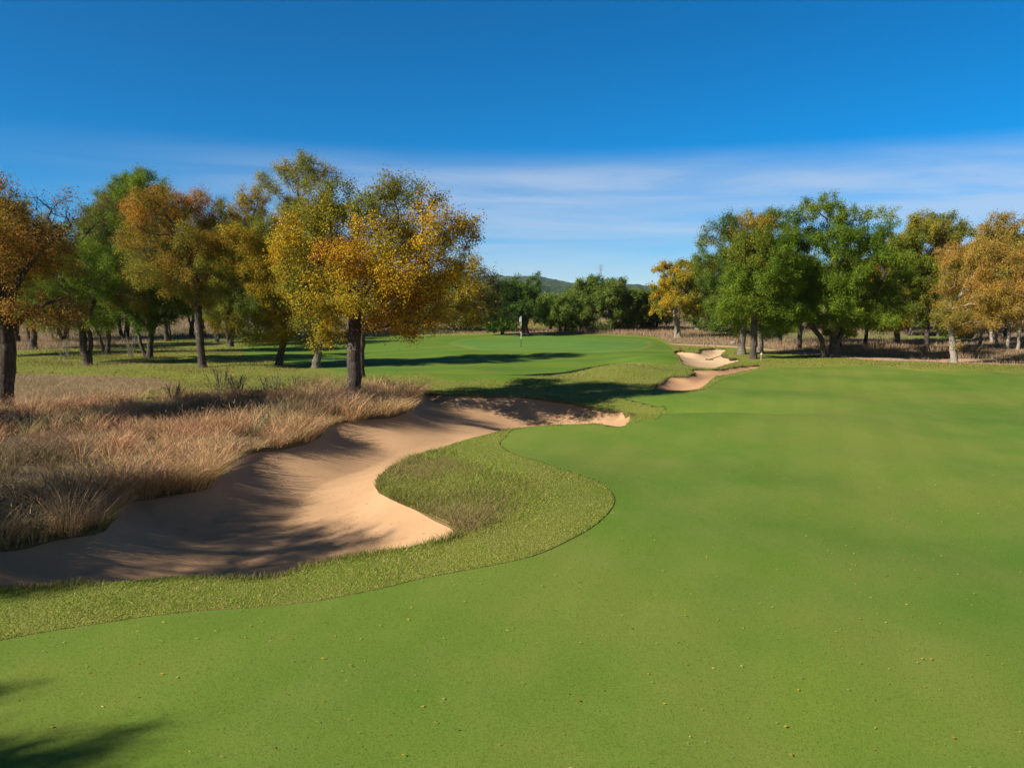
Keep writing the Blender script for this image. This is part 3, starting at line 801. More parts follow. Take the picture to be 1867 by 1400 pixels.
# single trees copied from those above, each set down where the photo shows one
CP = [
 (t_m2, 1172, 601, 1.1, 0.78, 'small grey-green oak with a slanting stem left of the white-trunked elm'),
 (t_m1, 1005, 602, 2.6, 0.60, 'small oak half hidden behind the oak at the flagstick'),
 (t_m1, 915, 610, 0.6, 0.45, 'small slim oak tucked under the left side of the oak at the flagstick'),
 (t_m2, 1300, 606, 2.2, 1.05, 'oak in the shade behind the pale bunker'),
 (t_m4, 1272, 603, 1.9, 1.05, 'golden elm standing behind the white-trunked elm'),
 (t_r1, 1386, 642, 2.4, 0.80, 'slender elm with a thin pale trunk behind the dark upright one'),
 (t_r2, 1457, 637, 1.2, 0.86, 'oak with a dark trunk and a side stem, left of the spreading live oak'),
 (t_orange, 1577, 630, 2.8, 0.72, 'small elm with yellow leaves seen under the right side of the live oak'),
 (t_r9, 1533, 634, 0.8, 0.66, 'slim elm straight behind the stems of the live oak'),
 (t_slim, 1785, 632, 2.0, 1.0, 'slim pale-stemmed elm just right of the smooth pale trunk'),
 (t_slim, 1808, 625, 4.2, 1.05, 'slim elm with a grey stem in the back row right of the copper elm'),
 (t_slim, 1818, 628, 5.3, 0.95, 'slim elm close beside the grey-stemmed one in the back row'),
 (t_slim, 1855, 637, 2.9, 0.95, 'slim elm with a pale stem at the very right edge'),
 (t_slim, 1768, 622, 1.1, 1.1, 'slim elm showing its dark stem just behind the smooth pale trunk'),
 (t_r8, 1930, 655, 1.0, 1.05, 'copper elm beyond the right edge of the view'),
 (t_r2, 1835, 618, 0.4, 1.22, 'green oak whose top rises over the copper elms'),
 (t_r2, 1634, 626, 2.2, 1.15, 'green oak filling the gap between the live oak and the olive elm'),
 (t_r2, 1420, 628, 3.6, 1.1, 'green oak filling the gap left of the live oak'),
 (t_big, 1655, 612, 1.3, 0.75, 'low spreading oak behind the olive elm'),
 (t_big, 1712, 613, 3.9, 0.80, 'gnarled oak with several black stems left of the pale trunk'),
 (t_m2, 1420, 602, 0.5, 1.4, 'round oak in the meadow left of the live oak'),
 (t_m2, 1590, 603, 4.0, 1.4, 'round oak in the meadow right of the live oak'),
 (t_m1, 1760, 604, 1.0, 1.5, 'round oak in the meadow behind the pale trunk'),
 (t_back, 350, 616, 1.3, 1.05, 'oak with two close stems seen behind the straight bare trunk'),
 (t_tall, 395, 624, 2.0, 0.86, 'slim pale-stemmed elm under the yellow-green elm'),
 (t_green, 420, 632, 3.2, 1.15, 'green oak filling the gap left of the yellow-green elm'),
 (t_back, 305, 622, 4.4, 1.35, 'grey-stemmed oak in the back row behind the V-stemmed oak'),
 (t_green, 60, 636, 2.5, 1.2, 'green oak in the back row behind the rusty elm'),
 (t_vee, 120, 622, 0.8, 1.25, 'oak in the back row left of the forked oak'),
 (t_back, 470, 612, 5.2, 1.1, 'oak in the far row behind the leaning trunk'),
 (t_green, -60, 650, 4.0, 1.05, 'oak just past the left edge behind the rusty elm'),
 (t_vee, 30, 624, 2.0, 1.5, 'oak in the far row at the left edge'),
 (t_back, 230, 616, 0.3, 1.5, 'oak in the far row behind the two slim stems'),
 (t_green, 370, 614, 1.1, 1.45, 'oak in the far row behind the straight bare trunk'),
 (t_green, 540, 612, 5.0, 1.35, 'oak in the far row between the leaning trunk and the golden elm'),
 (t_scrub, 1198, 600, 2.0, 1.15, 'low bushy oak just left of the white-trunked elm'),
 (t_scrub, 1150, 598, 4.0, 1.1, 'low bushy oak under the right side of the wide domed oak'),
 (t_scrub, 1060, 600, 1.0, 1.2, 'low bushy oak under the left side of the wide domed oak'),
 (t_m2, 850, 604, 3.0, 0.85, 'round oak seen under the hanging reddish sprays'),
 (t_m2, 760, 602, 1.5, 0.9, 'round oak behind the golden elm, left of the hanging sprays'),
]
for src, px, py, rz, s, lab_ in CP: px_copy(src, px, py, rz, s, lab_)
# trees left of the frame whose shadows fall into it
for src, x, y, rz, s, lab_ in [
    (t_orange, -16.3, 7.4, 2.0, 0.93, 'orange elm standing left of the frame beside the near bunker end'),
    (t_lean, -15.2, -1.7, 4.1, 0.90, 'yellow-green elm left of the frame beside the near fairway edge'),
    (t_tall, -18.4, 17.6, 1.0, 1.05, 'tall olive elm left of the frame at the native grass')]:
    copy_thing(src, (x, y, float(zt(x, y)) - 0.05), rz, s, lab_)

# ------------------------------------------------------------------ grass blades
RS = np.random.RandomState(77)
def scatter(q, dens, rmax, rmin=0.0, amax=40.0, sel=None):
    """random points on one ground region; dens is blades per square metre as a function of distance"""
    tr = T[lab == q]
    c = V[tr].mean(1)
    r = np.hypot(c[:, 0], c[:, 1])
    a = np.degrees(np.arctan2(c[:, 0], c[:, 1]))
    ok = (r < rmax) & (r > rmin) & (np.abs(a) < amax)
    if sel is not None: ok &= sel(c)
    tr, r = tr[ok], r[ok]
    A, B, C = V[tr[:, 0]], V[tr[:, 1]], V[tr[:, 2]]
    ar = 0.5 * np.abs((B[:, 0] - A[:, 0]) * (C[:, 1] - A[:, 1]) - (C[:, 0] - A[:, 0]) * (B[:, 1] - A[:, 1]))
    n = RS.poisson(ar * dens(r))
    k = np.repeat(np.arange(len(tr)), n)
    u, v = RS.uniform(0, 1, len(k)), RS.uniform(0, 1, len(k))
    fl = u + v > 1
    u[fl], v[fl] = 1 - u[fl], 1 - v[fl]
    P = A[k] + (B[k] - A[k]) * u[:, None] + (C[k] - A[k]) * v[:, None]
    return np.column_stack([P, zt(P[:, 0], P[:, 1])])
def blades(P, h, wd, lean, nseg):
    """curved tapering strips; lean is the horizontal offset of the tip"""
    n = len(P)
    th = RS.uniform(0, 2 * math.pi, n)
    side = np.stack([np.cos(th), np.sin(th), np.zeros(n)], 1) * (wd * 0.5)[:, None]
    vs_, fs = [], []
    per = 2 * nseg + 1
    for k in range(nseg):
        t = k / nseg
        c = P + np.column_stack([lean * (t ** 1.8), h * t * (1 - 0.12 * t)])
        s = side * (1 - 0.55 * t)
        vs_ += [c - s, c + s]
    vs_.append(P + np.column_stack([lean, h * 0.88]))
    v = np.stack(vs_, 1).reshape(-1, 3)
    o = (np.arange(n) * per)[:, None]
    quads = [o + np.array([[2 * k, 2 * k + 1, 2 * k + 3, 2 * k + 2]]) for k in range(nseg - 1)]
    tris = o + np.array([[per - 3, per - 2, per - 1]])
    return v, (np.concatenate(quads) if quads else np.zeros((0, 4), int)), tris
def blade_object(name, label, sets, m, kind='stuff'):
    vv, qq, tt, cc, off = [], [], [], [], 0
    for P, h, wd, lean, nseg, col in sets:
        v, q, t = blades(P, h, wd, lean, nseg)
        vv.append(v); qq.append(q + off); tt.append(t + off); off += len(v)
        cc.append(np.repeat(col, 2 * nseg + 1, 0))
    fl = [f for f in (np.vstack(qq), np.vstack(tt)) if len(f)]
    ob = new_mesh(name, np.vstack(vv), fl, [M[m]], col=np.vstack(cc))
    return tag(ob, label, None, None, kind)
def pick(cols, n, jit=0.2):
    ws = np.cumsum([c[0] for c in cols]); ws = ws / ws[-1]
    k = np.searchsorted(ws, RS.uniform(0, 0.9999, n))
    return np.array([c[1] for c in cols])[k] * RS.uniform(1 - jit, 1 + jit, (n, 1))
def heading(n, mag):
    th = RS.uniform(0, 2 * math.pi, n)
    return np.stack([np.cos(th), np.sin(th)], 1) * mag[:, None]
FW = [(4, (0.080, 0.178, 0.012)), (4, (0.128, 0.218, 0.020)), (2, (0.20, 0.23, 0.045)), (1, (0.28, 0.25, 0.10))]
P = scatter(7, lambda r: np.interp(r, [5, 8, 12, 18, 27, 45], [5200, 3600, 1600, 700, 260, 90]), 46, 4.5)
n = len(P); h = RS.uniform(0.010, 0.024, n); P[:, 2] -= 0.014
r = np.hypot(P[:, 0], P[:, 1]); h = h * np.interp(r, [12, 40], [1, 1.5])
fw_set = (P, h, RS.uniform(0.003, 0.006, n) * np.interp(r, [10, 45], [1, 3.2]), heading(n, h * RS.uniform(0.3, 1.3, n)), 1, pick(FW, n, 0.35))
blade_object('fairway_grass', 'short mown grass blades of the fairway', [fw_set], 'blade')
RG = [(4, (0.165, 0.250, 0.026)), (4, (0.25, 0.300, 0.040)), (1.6, (0.38, 0.34, 0.10)), (1.4, (0.50, 0.40, 0.18))]
sets = []
P = scatter(10, lambda r: np.interp(r, [8, 12, 18, 26, 40, 60], [4200, 2600, 1000, 280, 90, 45]), 62, 5)
r = np.hypot(P[:, 0], P[:, 1]); n = len(P)
tuft = 1 + 0.35 * np.clip(waves(P[:, 0], P[:, 1], 44, 0.3, 1.2), -1, 2)
h = RS.uniform(0.022, 0.050, n) * np.interp(r, [10, 25, 60], [1.0, 1.25, 1.1]) * tuft
fdist = np.minimum(sdf(PL['fairway'], P[:, :2], 3.0), 6.0)
short = ss(0.9, 1.7, fdist)
h = h * (0.55 + 0.75 * short)
pc = pick(RG, n) * (1.22 - 0.22 * short)[:, None]
pd = waves(P[:, 0], P[:, 1], 46, 0.12, 0.5) * 0.6 + RS.normal(0, 0.8, n) - 0.9 + 1.0 * short
d1 = sdf(PL['sand1'], P[:, :2], 3.0)
face = (1 - ss(0.3, 1.9, d1)) * ss(9.5, 12, P[:, 1]) * (1 - ss(17, 19, P[:, 1])) * ss(-3.6, -2.8, P[:, 0]) * short
pd = pd + 1.15 * face
h = h * (1 + 1.0 * face)
pc[pd > 1.15] = pick([(1, (0.36, 0.27, 0.13)), (1, (0.28, 0.21, 0.12)), (1, (0.42, 0.32, 0.13))], int((pd > 1.15).sum()))
sets.append((P, h, RS.uniform(0.003, 0.006, n) * (1 + r / 14), heading(n, h * RS.uniform(0.4, 1.5, n)), 1, pc))
# fringes hanging over the bunker edges
for s in LIPS:
    for q, eb in LIPS[s]:
        A, B = V[eb[:, 0]], V[eb[:, 1]]
        mid = (A + B) / 2
        r = np.hypot(mid[:, 0], mid[:, 1])
        ok = (r < 75) & (np.abs(np.degrees(np.arctan2(mid[:, 0], mid[:, 1]))) < 40)
        A, B, r, mid = A[ok], B[ok], r[ok], mid[ok]
        poly = PL[ORDER[s]]
        e = 0.12
        gx = sdf(poly, mid + [e, 0]) - sdf(poly, mid - [e, 0]); gy = sdf(poly, mid + [0, e]) - sdf(poly, mid - [0, e])
        nrm = -unit(np.stack([gx, gy], 1))                         # into the sand
        facing = -(nrm * unit(mid)).sum(1)                         # 1 where the lip looks towards the viewpoint
        ln = np.linalg.norm(B - A, axis=1)
        dn = np.interp(r, [8, 15, 30, 60], [420, 300, 170, 110])
        if q == 7: dn = dn * 0.6
        if q == 8: dn = dn * 0.8
        k = np.repeat(np.arange(len(A)), RS.poisson(ln * dn))
        t = RS.uniform(0, 1, (len(k), 1))
        back = np.abs(RS.normal(0, 0.10, (len(k), 1))) - 0.03
        p = A[k] + (B[k] - A[k]) * t - nrm[k] * back
        shag = np.clip(facing[k], 0, 1)
        L = RS.uniform(0.05, 0.11, len(k)) + shag * RS.uniform(0.05, 0.28, len(k)) * (1.0 if s else 0.75)
        if q == 7: L = L * 0.4
        L = L * (1 + 0.45 * waves(p[:, 0], p[:, 1], 52, 0.3, 1.5))
        L = np.where(facing[k] < 0.1, L * np.interp(r[k], [12, 25, 60], [1.0, 0.55, 0.35]), L)
        L = np.clip(L, 0.02, 0.42)
        up = L * (0.85 - 0.75 * shag * RS.uniform(0.3, 1.1, len(k)))
        lean = nrm[k] * (L * (0.15 + 0.7 * shag))[:, None] + heading(len(k), L * 0.4)
        z = zt(p[:, 0], p[:, 1]) - 0.02
        cc = pick([(3, (0.11, 0.165, 0.022)), (3, (0.19, 0.20, 0.045)), (3, (0.34, 0.26, 0.12))], len(k))
        sets.append((np.column_stack([p, z]), up, RS.uniform(0.004, 0.008, len(k)) * (1 + r[k] / 22), lean, 2, cc))
# looser mixed grass under the left-hand trees
P = scatter(10, lambda r: np.interp(r, [33, 40, 60, 80], [70, 60, 40, 20]), 80, 30, sel=lambda c: (c[:, 0] < -9 - 0.05 * c[:, 1]))
n = len(P)
tall = np.clip(0.6 + 0.5 * waves(P[:, 0], P[:, 1], 61, 0.08, 0.3), 0.15, 1.5) * np.interp(P[:, 0], [-26, -14, -9], [1.2, 0.7, 0.25])
h = RS.uniform(0.10, 0.30, n) * tall
tanm = (waves(P[:, 0], P[:, 1], 63, 0.06, 0.2) + RS.normal(0, 0.4, n)) > 0.1
cc = pick([(1, (0.13, 0.17, 0.03)), (1, (0.19, 0.20, 0.04)), (1, (0.28, 0.235, 0.08))], n)
cc[tanm] = pick([(1, (0.34, 0.24, 0.13)), (1, (0.28, 0.18, 0.11)), (1, (0.22, 0.20, 0.07))], int(tanm.sum()))
sets.append((P, h, RS.uniform(0.012, 0.022, n), heading(n, h * 0.6), 1, cc))
blade_object('rough_grass', 'longer unmown grass blades fringing bunkers and fairway', sets, 'blade')

# tall dry native grass: tussocks of arching stalks with fine broken straw
def tussocks(C, hs, per, spread, cols, wide, frizz, toward=None):
    n = len(C)
    k = np.repeat(np.arange(n), RS.poisson(per, n))
    m = len(k)
    th = RS.uniform(0, 2 * math.pi, m); rr_ = np.sqrt(RS.uniform(0, 1, m)) * spread
    d = np.stack([np.cos(th), np.sin(th)], 1)
    P = C[k].copy(); P[:, :2] += d * rr_[:, None]
    P[:, 2] = zt(P[:, 0], P[:, 1]) - 0.03
    h = hs[k] * RS.uniform(0.6, 1.15, m)
    lean = d * (h * RS.uniform(0.25, 1.15, m))[:, None] + heading(m, h * 0.15)
    if toward is not None: lean = lean + toward[k] * (h * RS.uniform(0.2, 0.9, m))[:, None]
    base = cols[k] * RS.uniform(0.7, 1.3, (m, 1))
    out = [(P, h, RS.uniform(0.7, 1.3, m) * wide[k], lean, 3, base)]
    f = RS.randint(0, m, int(m * frizz))
    t = RS.uniform(0.4, 1.0, len(f))
    q = P[f] + np.column_stack([lean[f] * (t ** 1.8)[:, None], h[f] * t * 0.88])
    fh = RS.uniform(-0.02, 0.13, len(f)) * (hs[k][f] / 0.6)
    out.append((q, fh, RS.uniform(0.5, 0.9, len(f)) * wide[k][f], heading(len(f), RS.uniform(0.03, 0.13, len(f))), 1, base[f] * RS.uniform(0.9, 1.35, (len(f), 1))))
    return out
NG = [(4, (0.55, 0.330, 0.190)), (3, (0.61, 0.395, 0.210)), (3, (0.42, 0.235, 0.145)), (2, (0.54, 0.40, 0.185)), (0.8, (0.30, 0.29, 0.14))]
C = scatter(8, lambda r: np.interp(r, [8, 16, 30, 45], [12.5, 11, 8, 5.5]), 46, 6, 46)
C = C[waves(C[:, 0], C[:, 1], 75, 0.25, 0.8) + RS.normal(0, 0.25, len(C)) > -1.05]
n = len(C); r = np.hypot(C[:, 0], C[:, 1])
hgt = np.clip(0.46 + 0.18 * waves(C[:, 0], C[:, 1], 71, 0.08, 0.4) + RS.normal(0, 0.08, n), 0.22, 0.95)
hgt = hgt + 0.16 * (1 - ss(0.2, 2.6, sdf(PL['sand1'], C[:, :2], 3.0)))
cl_ = pick(NG, n, 0.36)
z2 = waves(C[:, 0], C[:, 1], 73, 0.05, 0.18)
dark = z2 + RS.normal(0, 0.3, n) > 1.0
cl_[dark] = pick([(1, (0.24, 0.165, 0.11)), (1, (0.20, 0.17, 0.08))], int(dark.sum()))
sets = tussocks(C, hgt, np.interp(18, [0, 1], [1, 1]) * 42, 0.16, cl_, 0.0042 * (1 + r / 18), 2.2)
# golden skirt spilling over the bunker edge
for s in (0,):
    for q, eb in LIPS[s]:
        if q != 8: continue
        A, B = V[eb[:, 0]], V[eb[:, 1]]
        mid = (A + B) / 2
        rr2 = np.hypot(mid[:, 0], mid[:, 1])
        poly = PL['sand1']; e = 0.25
        gx = sdf(poly, mid + [e, 0]) - sdf(poly, mid - [e, 0]); gy = sdf(poly, mid + [0, e]) - sdf(poly, mid - [0, e])
        nrm = -unit(np.stack([gx, gy], 1))
        k = np.repeat(np.arange(len(A)), RS.poisson(np.linalg.norm(B - A, axis=1) * 9))
        p = A[k] + (B[k] - A[k]) * RS.uniform(0, 1, (len(k), 1)) - nrm[k] * np.abs(RS.normal(0.08, 0.16, (len(k), 1)))
        Ck = np.column_stack([p, zt(p[:, 0], p[:, 1])])
        hk = np.clip(0.48 + 0.16 * waves(p[:, 0], p[:, 1], 81, 0.1, 0.5) + RS.normal(0, 0.05, len(k)), 0.25, 0.8)
        ck = pick([(3, (0.56, 0.40, 0.175)), (3, (0.50, 0.34, 0.185)), (2, (0.40, 0.26, 0.15))], len(k), 0.15)
        sets += tussocks(Ck, hk, 44, 0.14, ck, 0.0045 * (1 + rr2[k] / 18), 0.6, nrm[k] * 0.75)
blade_object('native_grass', 'tall pinkish tan dry grass in tussocks along the bunker', sets, 'dry')

# dry meadow beyond the mown ground
sets = []
P = scatter(-1, lambda r: np.interp(r, [45, 70, 100, 140, 190], [60, 42, 24, 10, 4]), 195, 40, 42)
n = len(P); r = np.hypot(P[:, 0], P[:, 1])
zone = waves(P[:, 0], P[:, 1], 91, 0.02, 0.07)
h = RS.uniform(0.18, 0.50, n) * np.clip(0.85 + 0.3 * waves(P[:, 0], P[:, 1], 93, 0.04, 0.2), 0.3, 1.5)
cc = pick([(4, (0.36, 0.25, 0.155)), (3, (0.42, 0.30, 0.17)), (2, (0.28, 0.20, 0.145))], n)
gr = zone + RS.normal(0, 0.4, n) < -1.0
cc[gr] = pick([(1, (0.18, 0.165, 0.10)), (1, (0.15, 0.155, 0.06)), (1, (0.27, 0.21, 0.15))], int(gr.sum()))
yl = (np.abs(P[:, 0] - 5 - 3 * RS.normal(0, 1, n)) < 9) & (np.abs(P[:, 1] - 108) < 14) & (RS.uniform(0, 1, n) < 0.75)
cc[yl] = pick([(1, (0.27, 0.24, 0.03)), (1, (0.33, 0.27, 0.05))], int(yl.sum()))
ins = (np.abs(np.degrees(np.arctan2(P[:, 0], P[:, 1]))) < 42)
sets.append((P, h, RS.uniform(0.012, 0.024, n) * (0.5 + r / 110), heading(n, h * RS.uniform(0.1, 0.7, n)), 2, cc))
P = scatter(11, lambda r: np.interp(r, [22, 45], [260, 140]), 60, 15, 44)
n = len(P); r = np.hypot(P[:, 0], P[:, 1])
h = RS.uniform(0.06, 0.20, n) * np.clip(0.9 + 0.4 * waves(P[:, 0], P[:, 1], 97, 0.1, 0.4), 0.3, 2)
cc = pick([(4, (0.46, 0.30, 0.19)), (3, (0.40, 0.25, 0.16)), (2, (0.30, 0.25, 0.11)), (1, (0.20, 0.21, 0.05))], n)
sets.append((P, h, RS.uniform(0.006, 0.012, n), heading(n, h * 0.7), 1, cc))
blade_object('meadow_grass', 'dry tan and grey grass of the far meadow', sets, 'dry')

# fallen leaves
P = np.vstack([scatter(7, lambda r: np.interp(r, [5, 9, 15, 24], [12.0, 10.0, 6.0, 2.5]), 26, 4.5, 36), scatter(10, lambda r: np.interp(r, [8, 20, 40], [16, 12, 3]), 40, 6, 40)])
n = len(P); P[:, 2] += RS.uniform(0.004, 0.016, n)
lv, lf = leaves(np.random.RandomState(4), P, np.column_stack([heading(n, np.ones(n)) * 2.2, np.zeros(n)]), 0.030)
lv = lv.reshape(n, 4, 3); lv[:, :, 2] = P[:, 2:3] + (lv[:, :, 2] - P[:, 2:3]) * 0.35
cc = pick([(5, (0.62, 0.42, 0.06)), (4, (0.62, 0.46, 0.22)), (2, (0.46, 0.20, 0.03)), (1.5, (0.12, 0.06, 0.025))], n)
P2 = scatter(10, lambda r: np.interp(r, [30, 60], [9, 7]), 64, 29, 42, sel=lambda c: (c[:, 0] < -4) | (c[:, 0] > 9))
P2 = P2[waves(P2[:, 0], P2[:, 1], 33, 0.05, 0.2) > -0.3]
n2 = len(P2); P2[:, 2] += RS.uniform(0.02, 0.05, n2)
lv2, lf2 = leaves(np.random.RandomState(5), P2, np.column_stack([heading(n2, np.ones(n2)) * 2.2, np.zeros(n2)]), 0.085)
lv = np.vstack([lv.reshape(-1, 3), lv2]); lf = np.vstack([lf, lf2 + 4 * n])
cc = np.vstack([cc, pick([(4, (0.42, 0.27, 0.06)), (3, (0.36, 0.20, 0.08)), (2, (0.20, 0.10, 0.04))], n2)])
ob = new_mesh('fallen_leaves', lv, [lf], [M['leaf']], col=np.repeat(cc, 4, 0))
tag(ob, 'small yellow and brown leaves fallen on the grass', None, None, 'stuff')
# twigs, crumbs and leaves blown into the sand
P = scatter(0, lambda r: np.interp(r, [8, 16, 30], [14, 10, 4]), 32, 7, 40)
P[:, 2] = sand_z(0, P[:, :2], sdf(PL['sand1'], P[:, :2])) + 0.008
cx = AT(440, 968, 13.2)
Q = np.column_stack([cx[0] + RS.normal(0, 1.0, 90), 13.4 + RS.normal(0, 0.16, 90), np.zeros(90)])
Q[:, 2] = sand_z(0, Q[:, :2], sdf(PL['sand1'], Q[:, :2])) + 0.01
P = np.vstack([P, Q]); n = len(P)
lv, lf = leaves(np.random.RandomState(6), P, np.column_stack([heading(n, np.ones(n)) * 2.2, np.zeros(n)]), 0.035)
lv = lv.reshape(n, 4, 3); lv[:, :, 2] = P[:, 2:3] + np.abs(lv[:, :, 2] - P[:, 2:3]) * 0.5
ob = new_mesh('bunker_litter', lv.reshape(-1, 3), [lf], [M['leaf']], col=np.repeat(pick([(2, (0.14, 0.07, 0.03)), (1, (0.25, 0.14, 0.05))], n), 4, 0))
tag(ob, 'dark leaf crumbs and twigs lying in the tan bunker', None, None, 'stuff')

# ------------------------------------------------------------------ far woods, hills, pylon
rs = np.random.RandomState(9)
cs, ax, cc = [], [], []
for k in range(330):
    a = R(rs.uniform(-43, 43)); d = rs.uniform(135, 300)
    x, y = d * math.sin(a), d * math.cos(a)
    px = CXP + FPX * x / y
    hh = rs.uniform(4.2, 7.5)
    if 985 < px < 1210: hh *= 0.72
    R0 = rs.uniform(2.6, 4.8)
    z0 = float(zt(x, y)) + (2.5 * float(ss(150, 900, d)))
    m = int(330 * (R0 / 3.5) ** 2)
    q = unit(rs.normal(0, 1, (m, 3))) * rs.uniform(0.3, 1, (m, 1)) ** 0.4
    q *= 1 + 0.22 * field(q * 1.6 + k, k, 0.3, 0.9)[:, None] / 3
    cs.append(np.array([x, y, z0 + hh * 0.54]) + q * [R0, R0, hh * 0.5])
    pal = ['pale', 'green', 'pale', 'dullmix', 'greenmix', 'pale', 'olive', 'pale'][k % 8]
    cc.append(colour(rs, pal, rs.uniform(0, 1, m)))
c = np.vstack(cs)
lv, lf = leaves(rs, c, rs.normal(0, 1, c.shape), 0.62)
tag(new_mesh('far_wood', lv, [lf], [M['leaf']], col=np.repeat(np.vstack(cc), 4, 0)), 'belt of far green woods closing the meadow', None, None, 'stuff')

ha = np.radians(np.arange(-46, 46, 0.07)); hr = np.linspace(520, 2500, 110)
A2, R2 = np.meshgrid(ha, hr)
pxs = CXP + FPX * np.tan(A2)
far_h = np.interp(pxs, [-600, 0, 500, 800, 922, 975, 1007, 1042, 1077, 1110, 1152, 1165, 1220, 1400, 1900, 2500], [18, 30, 45, 57, 50, 49, 44, 40, 41, 40, 33, 32, 28, 24, 26, 16]) * 2000 / FPX
near_h = np.interp(pxs, [-600, 300, 900, 985, 1045, 1110, 1180, 1500, 2500], [10, 16, 24, 30, 31, 27, 25, 16, 10]) * 850 / FPX
X2, Y2 = R2 * np.sin(A2), R2 * np.cos(A2)
Z2 = 0.5 + far_h * np.exp(-((R2 - 2000) / 420) ** 2) + near_h * np.exp(-((R2 - 850) / 150) ** 2)
Z2 += (np.abs(waves(X2, Y2, 15, 0.02, 0.08)) * 1.6 + waves(X2, Y2, 16, 0.003, 0.01) * 2.5) * ss(560, 760, R2)
m, n = A2.shape
i, j = np.meshgrid(np.arange(m - 1), np.arange(n - 1), indexing='ij')
q = np.stack([(i * n + j), (i * n + j + 1), ((i + 1) * n + j + 1), ((i + 1) * n + j)], -1).reshape(-1, 4)
mm, t, p = mat('wooded_hill')
v = pos(t)
hc = mix_col(t, smooth_node(t, noise(t, v, 0.05, 5, 0.65), 0.38, 0.62), (0.022, 0.050, 0.020), (0.055, 0.090, 0.032))
hc = mix_col(t, smooth_node(t, noise(t, pos(t, 1, 0.5, 1), 0.012, 3), 0.60, 0.70, 0, 0.35), hc, (0.20, 0.19, 0.12))
t.links.new(hc, p.inputs['Base Color'])
bump(t, p, noise(t, v, 0.09, 4, 0.7), 1.0, 6.0)
tag(new_mesh('hills', np.stack([X2, Y2, Z2], -1).reshape(-1, 3), [q[:, ::-1]], [mm], smooth=True), 'low wooded hills on the horizon', None, None, 'structure')

def bars(pairs, r, K=4):
    p0 = np.array([a for a, b in pairs], float); p1 = np.array([b for a, b in pairs], float)
    d = unit(p1 - p0); rr_ = np.full(len(p0), r)
    return frusta(p0, p1, d, d, rr_, rr_, K)
mst = flat_mat('galvanised_steel', (0.20, 0.21, 0.22), 0.5, 0.4, 0.3)
pb = AT(1095, 507, 1850)
z_g = pb[2] - 4
root = empty('power_pylon', (pb[0], pb[1], z_g), 'lattice power pylon standing on the far hill', 'pylon')
pr, H = [], 34.0
def half(z): return 3.0 * (1 - z / H) ** 1.3 + 0.45
lv_ = np.linspace(0, H, 9)
for s0, s1 in ((1, 1), (1, -1), (-1, 1), (-1, -1)):
    for a, b in zip(lv_[:-1], lv_[1:]):
        pr.append(((s0 * half(a), s1 * half(a), a), (s0 * half(b), s1 * half(b), b)))
        pr.append(((s0 * half(a), s1 * half(a), a), (-s0 * half(b), s1 * half(b), b)))
        pr.append(((s0 * half(a), s1 * half(a), a), (s0 * half(b), -s1 * half(b), b)))
v, f = bars(pr, 0.22); new_mesh('lattice_tower', v, [f], [mst], parent=root)
for z in (22, 27, 32):
    L = 6.0 if z != 27 else 7.2
    v, f = bars([((-L, 0, z), (L, 0, z)), ((-L, 0, z), (0, 0, z + 1.6)), ((L, 0, z), (0, 0, z + 1.6))], 0.2); new_mesh('cross_arm', v, [f], [mst], parent=root)

# ------------------------------------------------------------------ flagstick, stakes, rake, stone
def lathe(prof, K=14):
    """prof: list of (radius, z)"""
    th = np.arange(K) / K * 2 * math.pi
    v = np.array([[r * math.cos(a), r * math.sin(a), z] for r, z in prof for a in th])
    f = []
    for i in range(len(prof) - 1):
        for j in range(K):
            f.append((i * K + j, i * K + (j + 1) % K, (i + 1) * K + (j + 1) % K, (i + 1) * K + j))
    return v, np.array(f)
def boxes(bs):
    vv, ff = [], []
    for k, (c, s, rz) in enumerate(bs):
        co = np.array([[x, y, z] for x in (-.5, .5) for y in (-.5, .5) for z in (-.5, .5)]) * s
        ca, sa = math.cos(rz), math.sin(rz)
        co = np.column_stack([co[:, 0] * ca - co[:, 1] * sa, co[:, 0] * sa + co[:, 1] * ca, co[:, 2]]) + c
        vv.append(co)
        ff.append(np.array([(0, 1, 3, 2), (4, 6, 7, 5), (0, 4, 5, 1), (2, 3, 7, 6), (0, 2, 6, 4), (1, 5, 7, 3)]) + 8 * k)
    return np.vstack(vv), np.vstack(ff)
cloth = flat_mat('flag_cloth', (0.46, 0.52, 0.58), 0.8, 0.1)  # bluish grey puts the shade on the cloth into its base colour
white, black, wood = flat_mat('white_paint', (0.8, 0.8, 0.78), 0.4), flat_mat('dark_paint', (0.03, 0.035, 0.03), 0.5), flat_mat('weathered_wood', (0.30, 0.22, 0.14), 0.85)
g = G(950, 634)
root = empty('flagstick', tuple(g), 'white and black banded flagstick with a limp pale flag on the green', 'flagstick')
v, f = lathe([(0.0, -0.1), (0.022, -0.1), (0.018, 0.62), (0.018, 1.12), (0.016, 1.5), (0.014, 2.2), (0.0, 2.2)], 10)
fm = [1 if (k // 10) in (0, 1, 3) else 0 for k in range(len(f))]
new_mesh('pole', v, [f], [white, black], midx=fm, smooth=True, parent=root)
fz = np.linspace(0, 1, 14); fx = np.linspace(0, 1, 16)
FX, FZ = np.meshgrid(fx, fz)
FX, FZ = FX * 0.6, FZ * 0.7
wv = 0.045 * np.sin(FX * 11 + FZ * 2) * FX
v = np.stack([-0.018 - 0.15 * FX - 0.02 * FZ * FX, wv, 2.16 - 0.42 * FZ - 0.16 * FX * (0.6 + 0.4 * FZ)], -1).reshape(-1, 3)
v = np.vstack([v, v + [0, 0.006, 0]])
qs = np.array([(a * 16 + b, a * 16 + b + 1, (a + 1) * 16 + b + 1, (a + 1) * 16 + b) for a in range(13) for b in range(15)])
new_mesh('flag', v, [np.vstack([qs, qs[:, ::-1] + 224])], [cloth], smooth=True, parent=root)
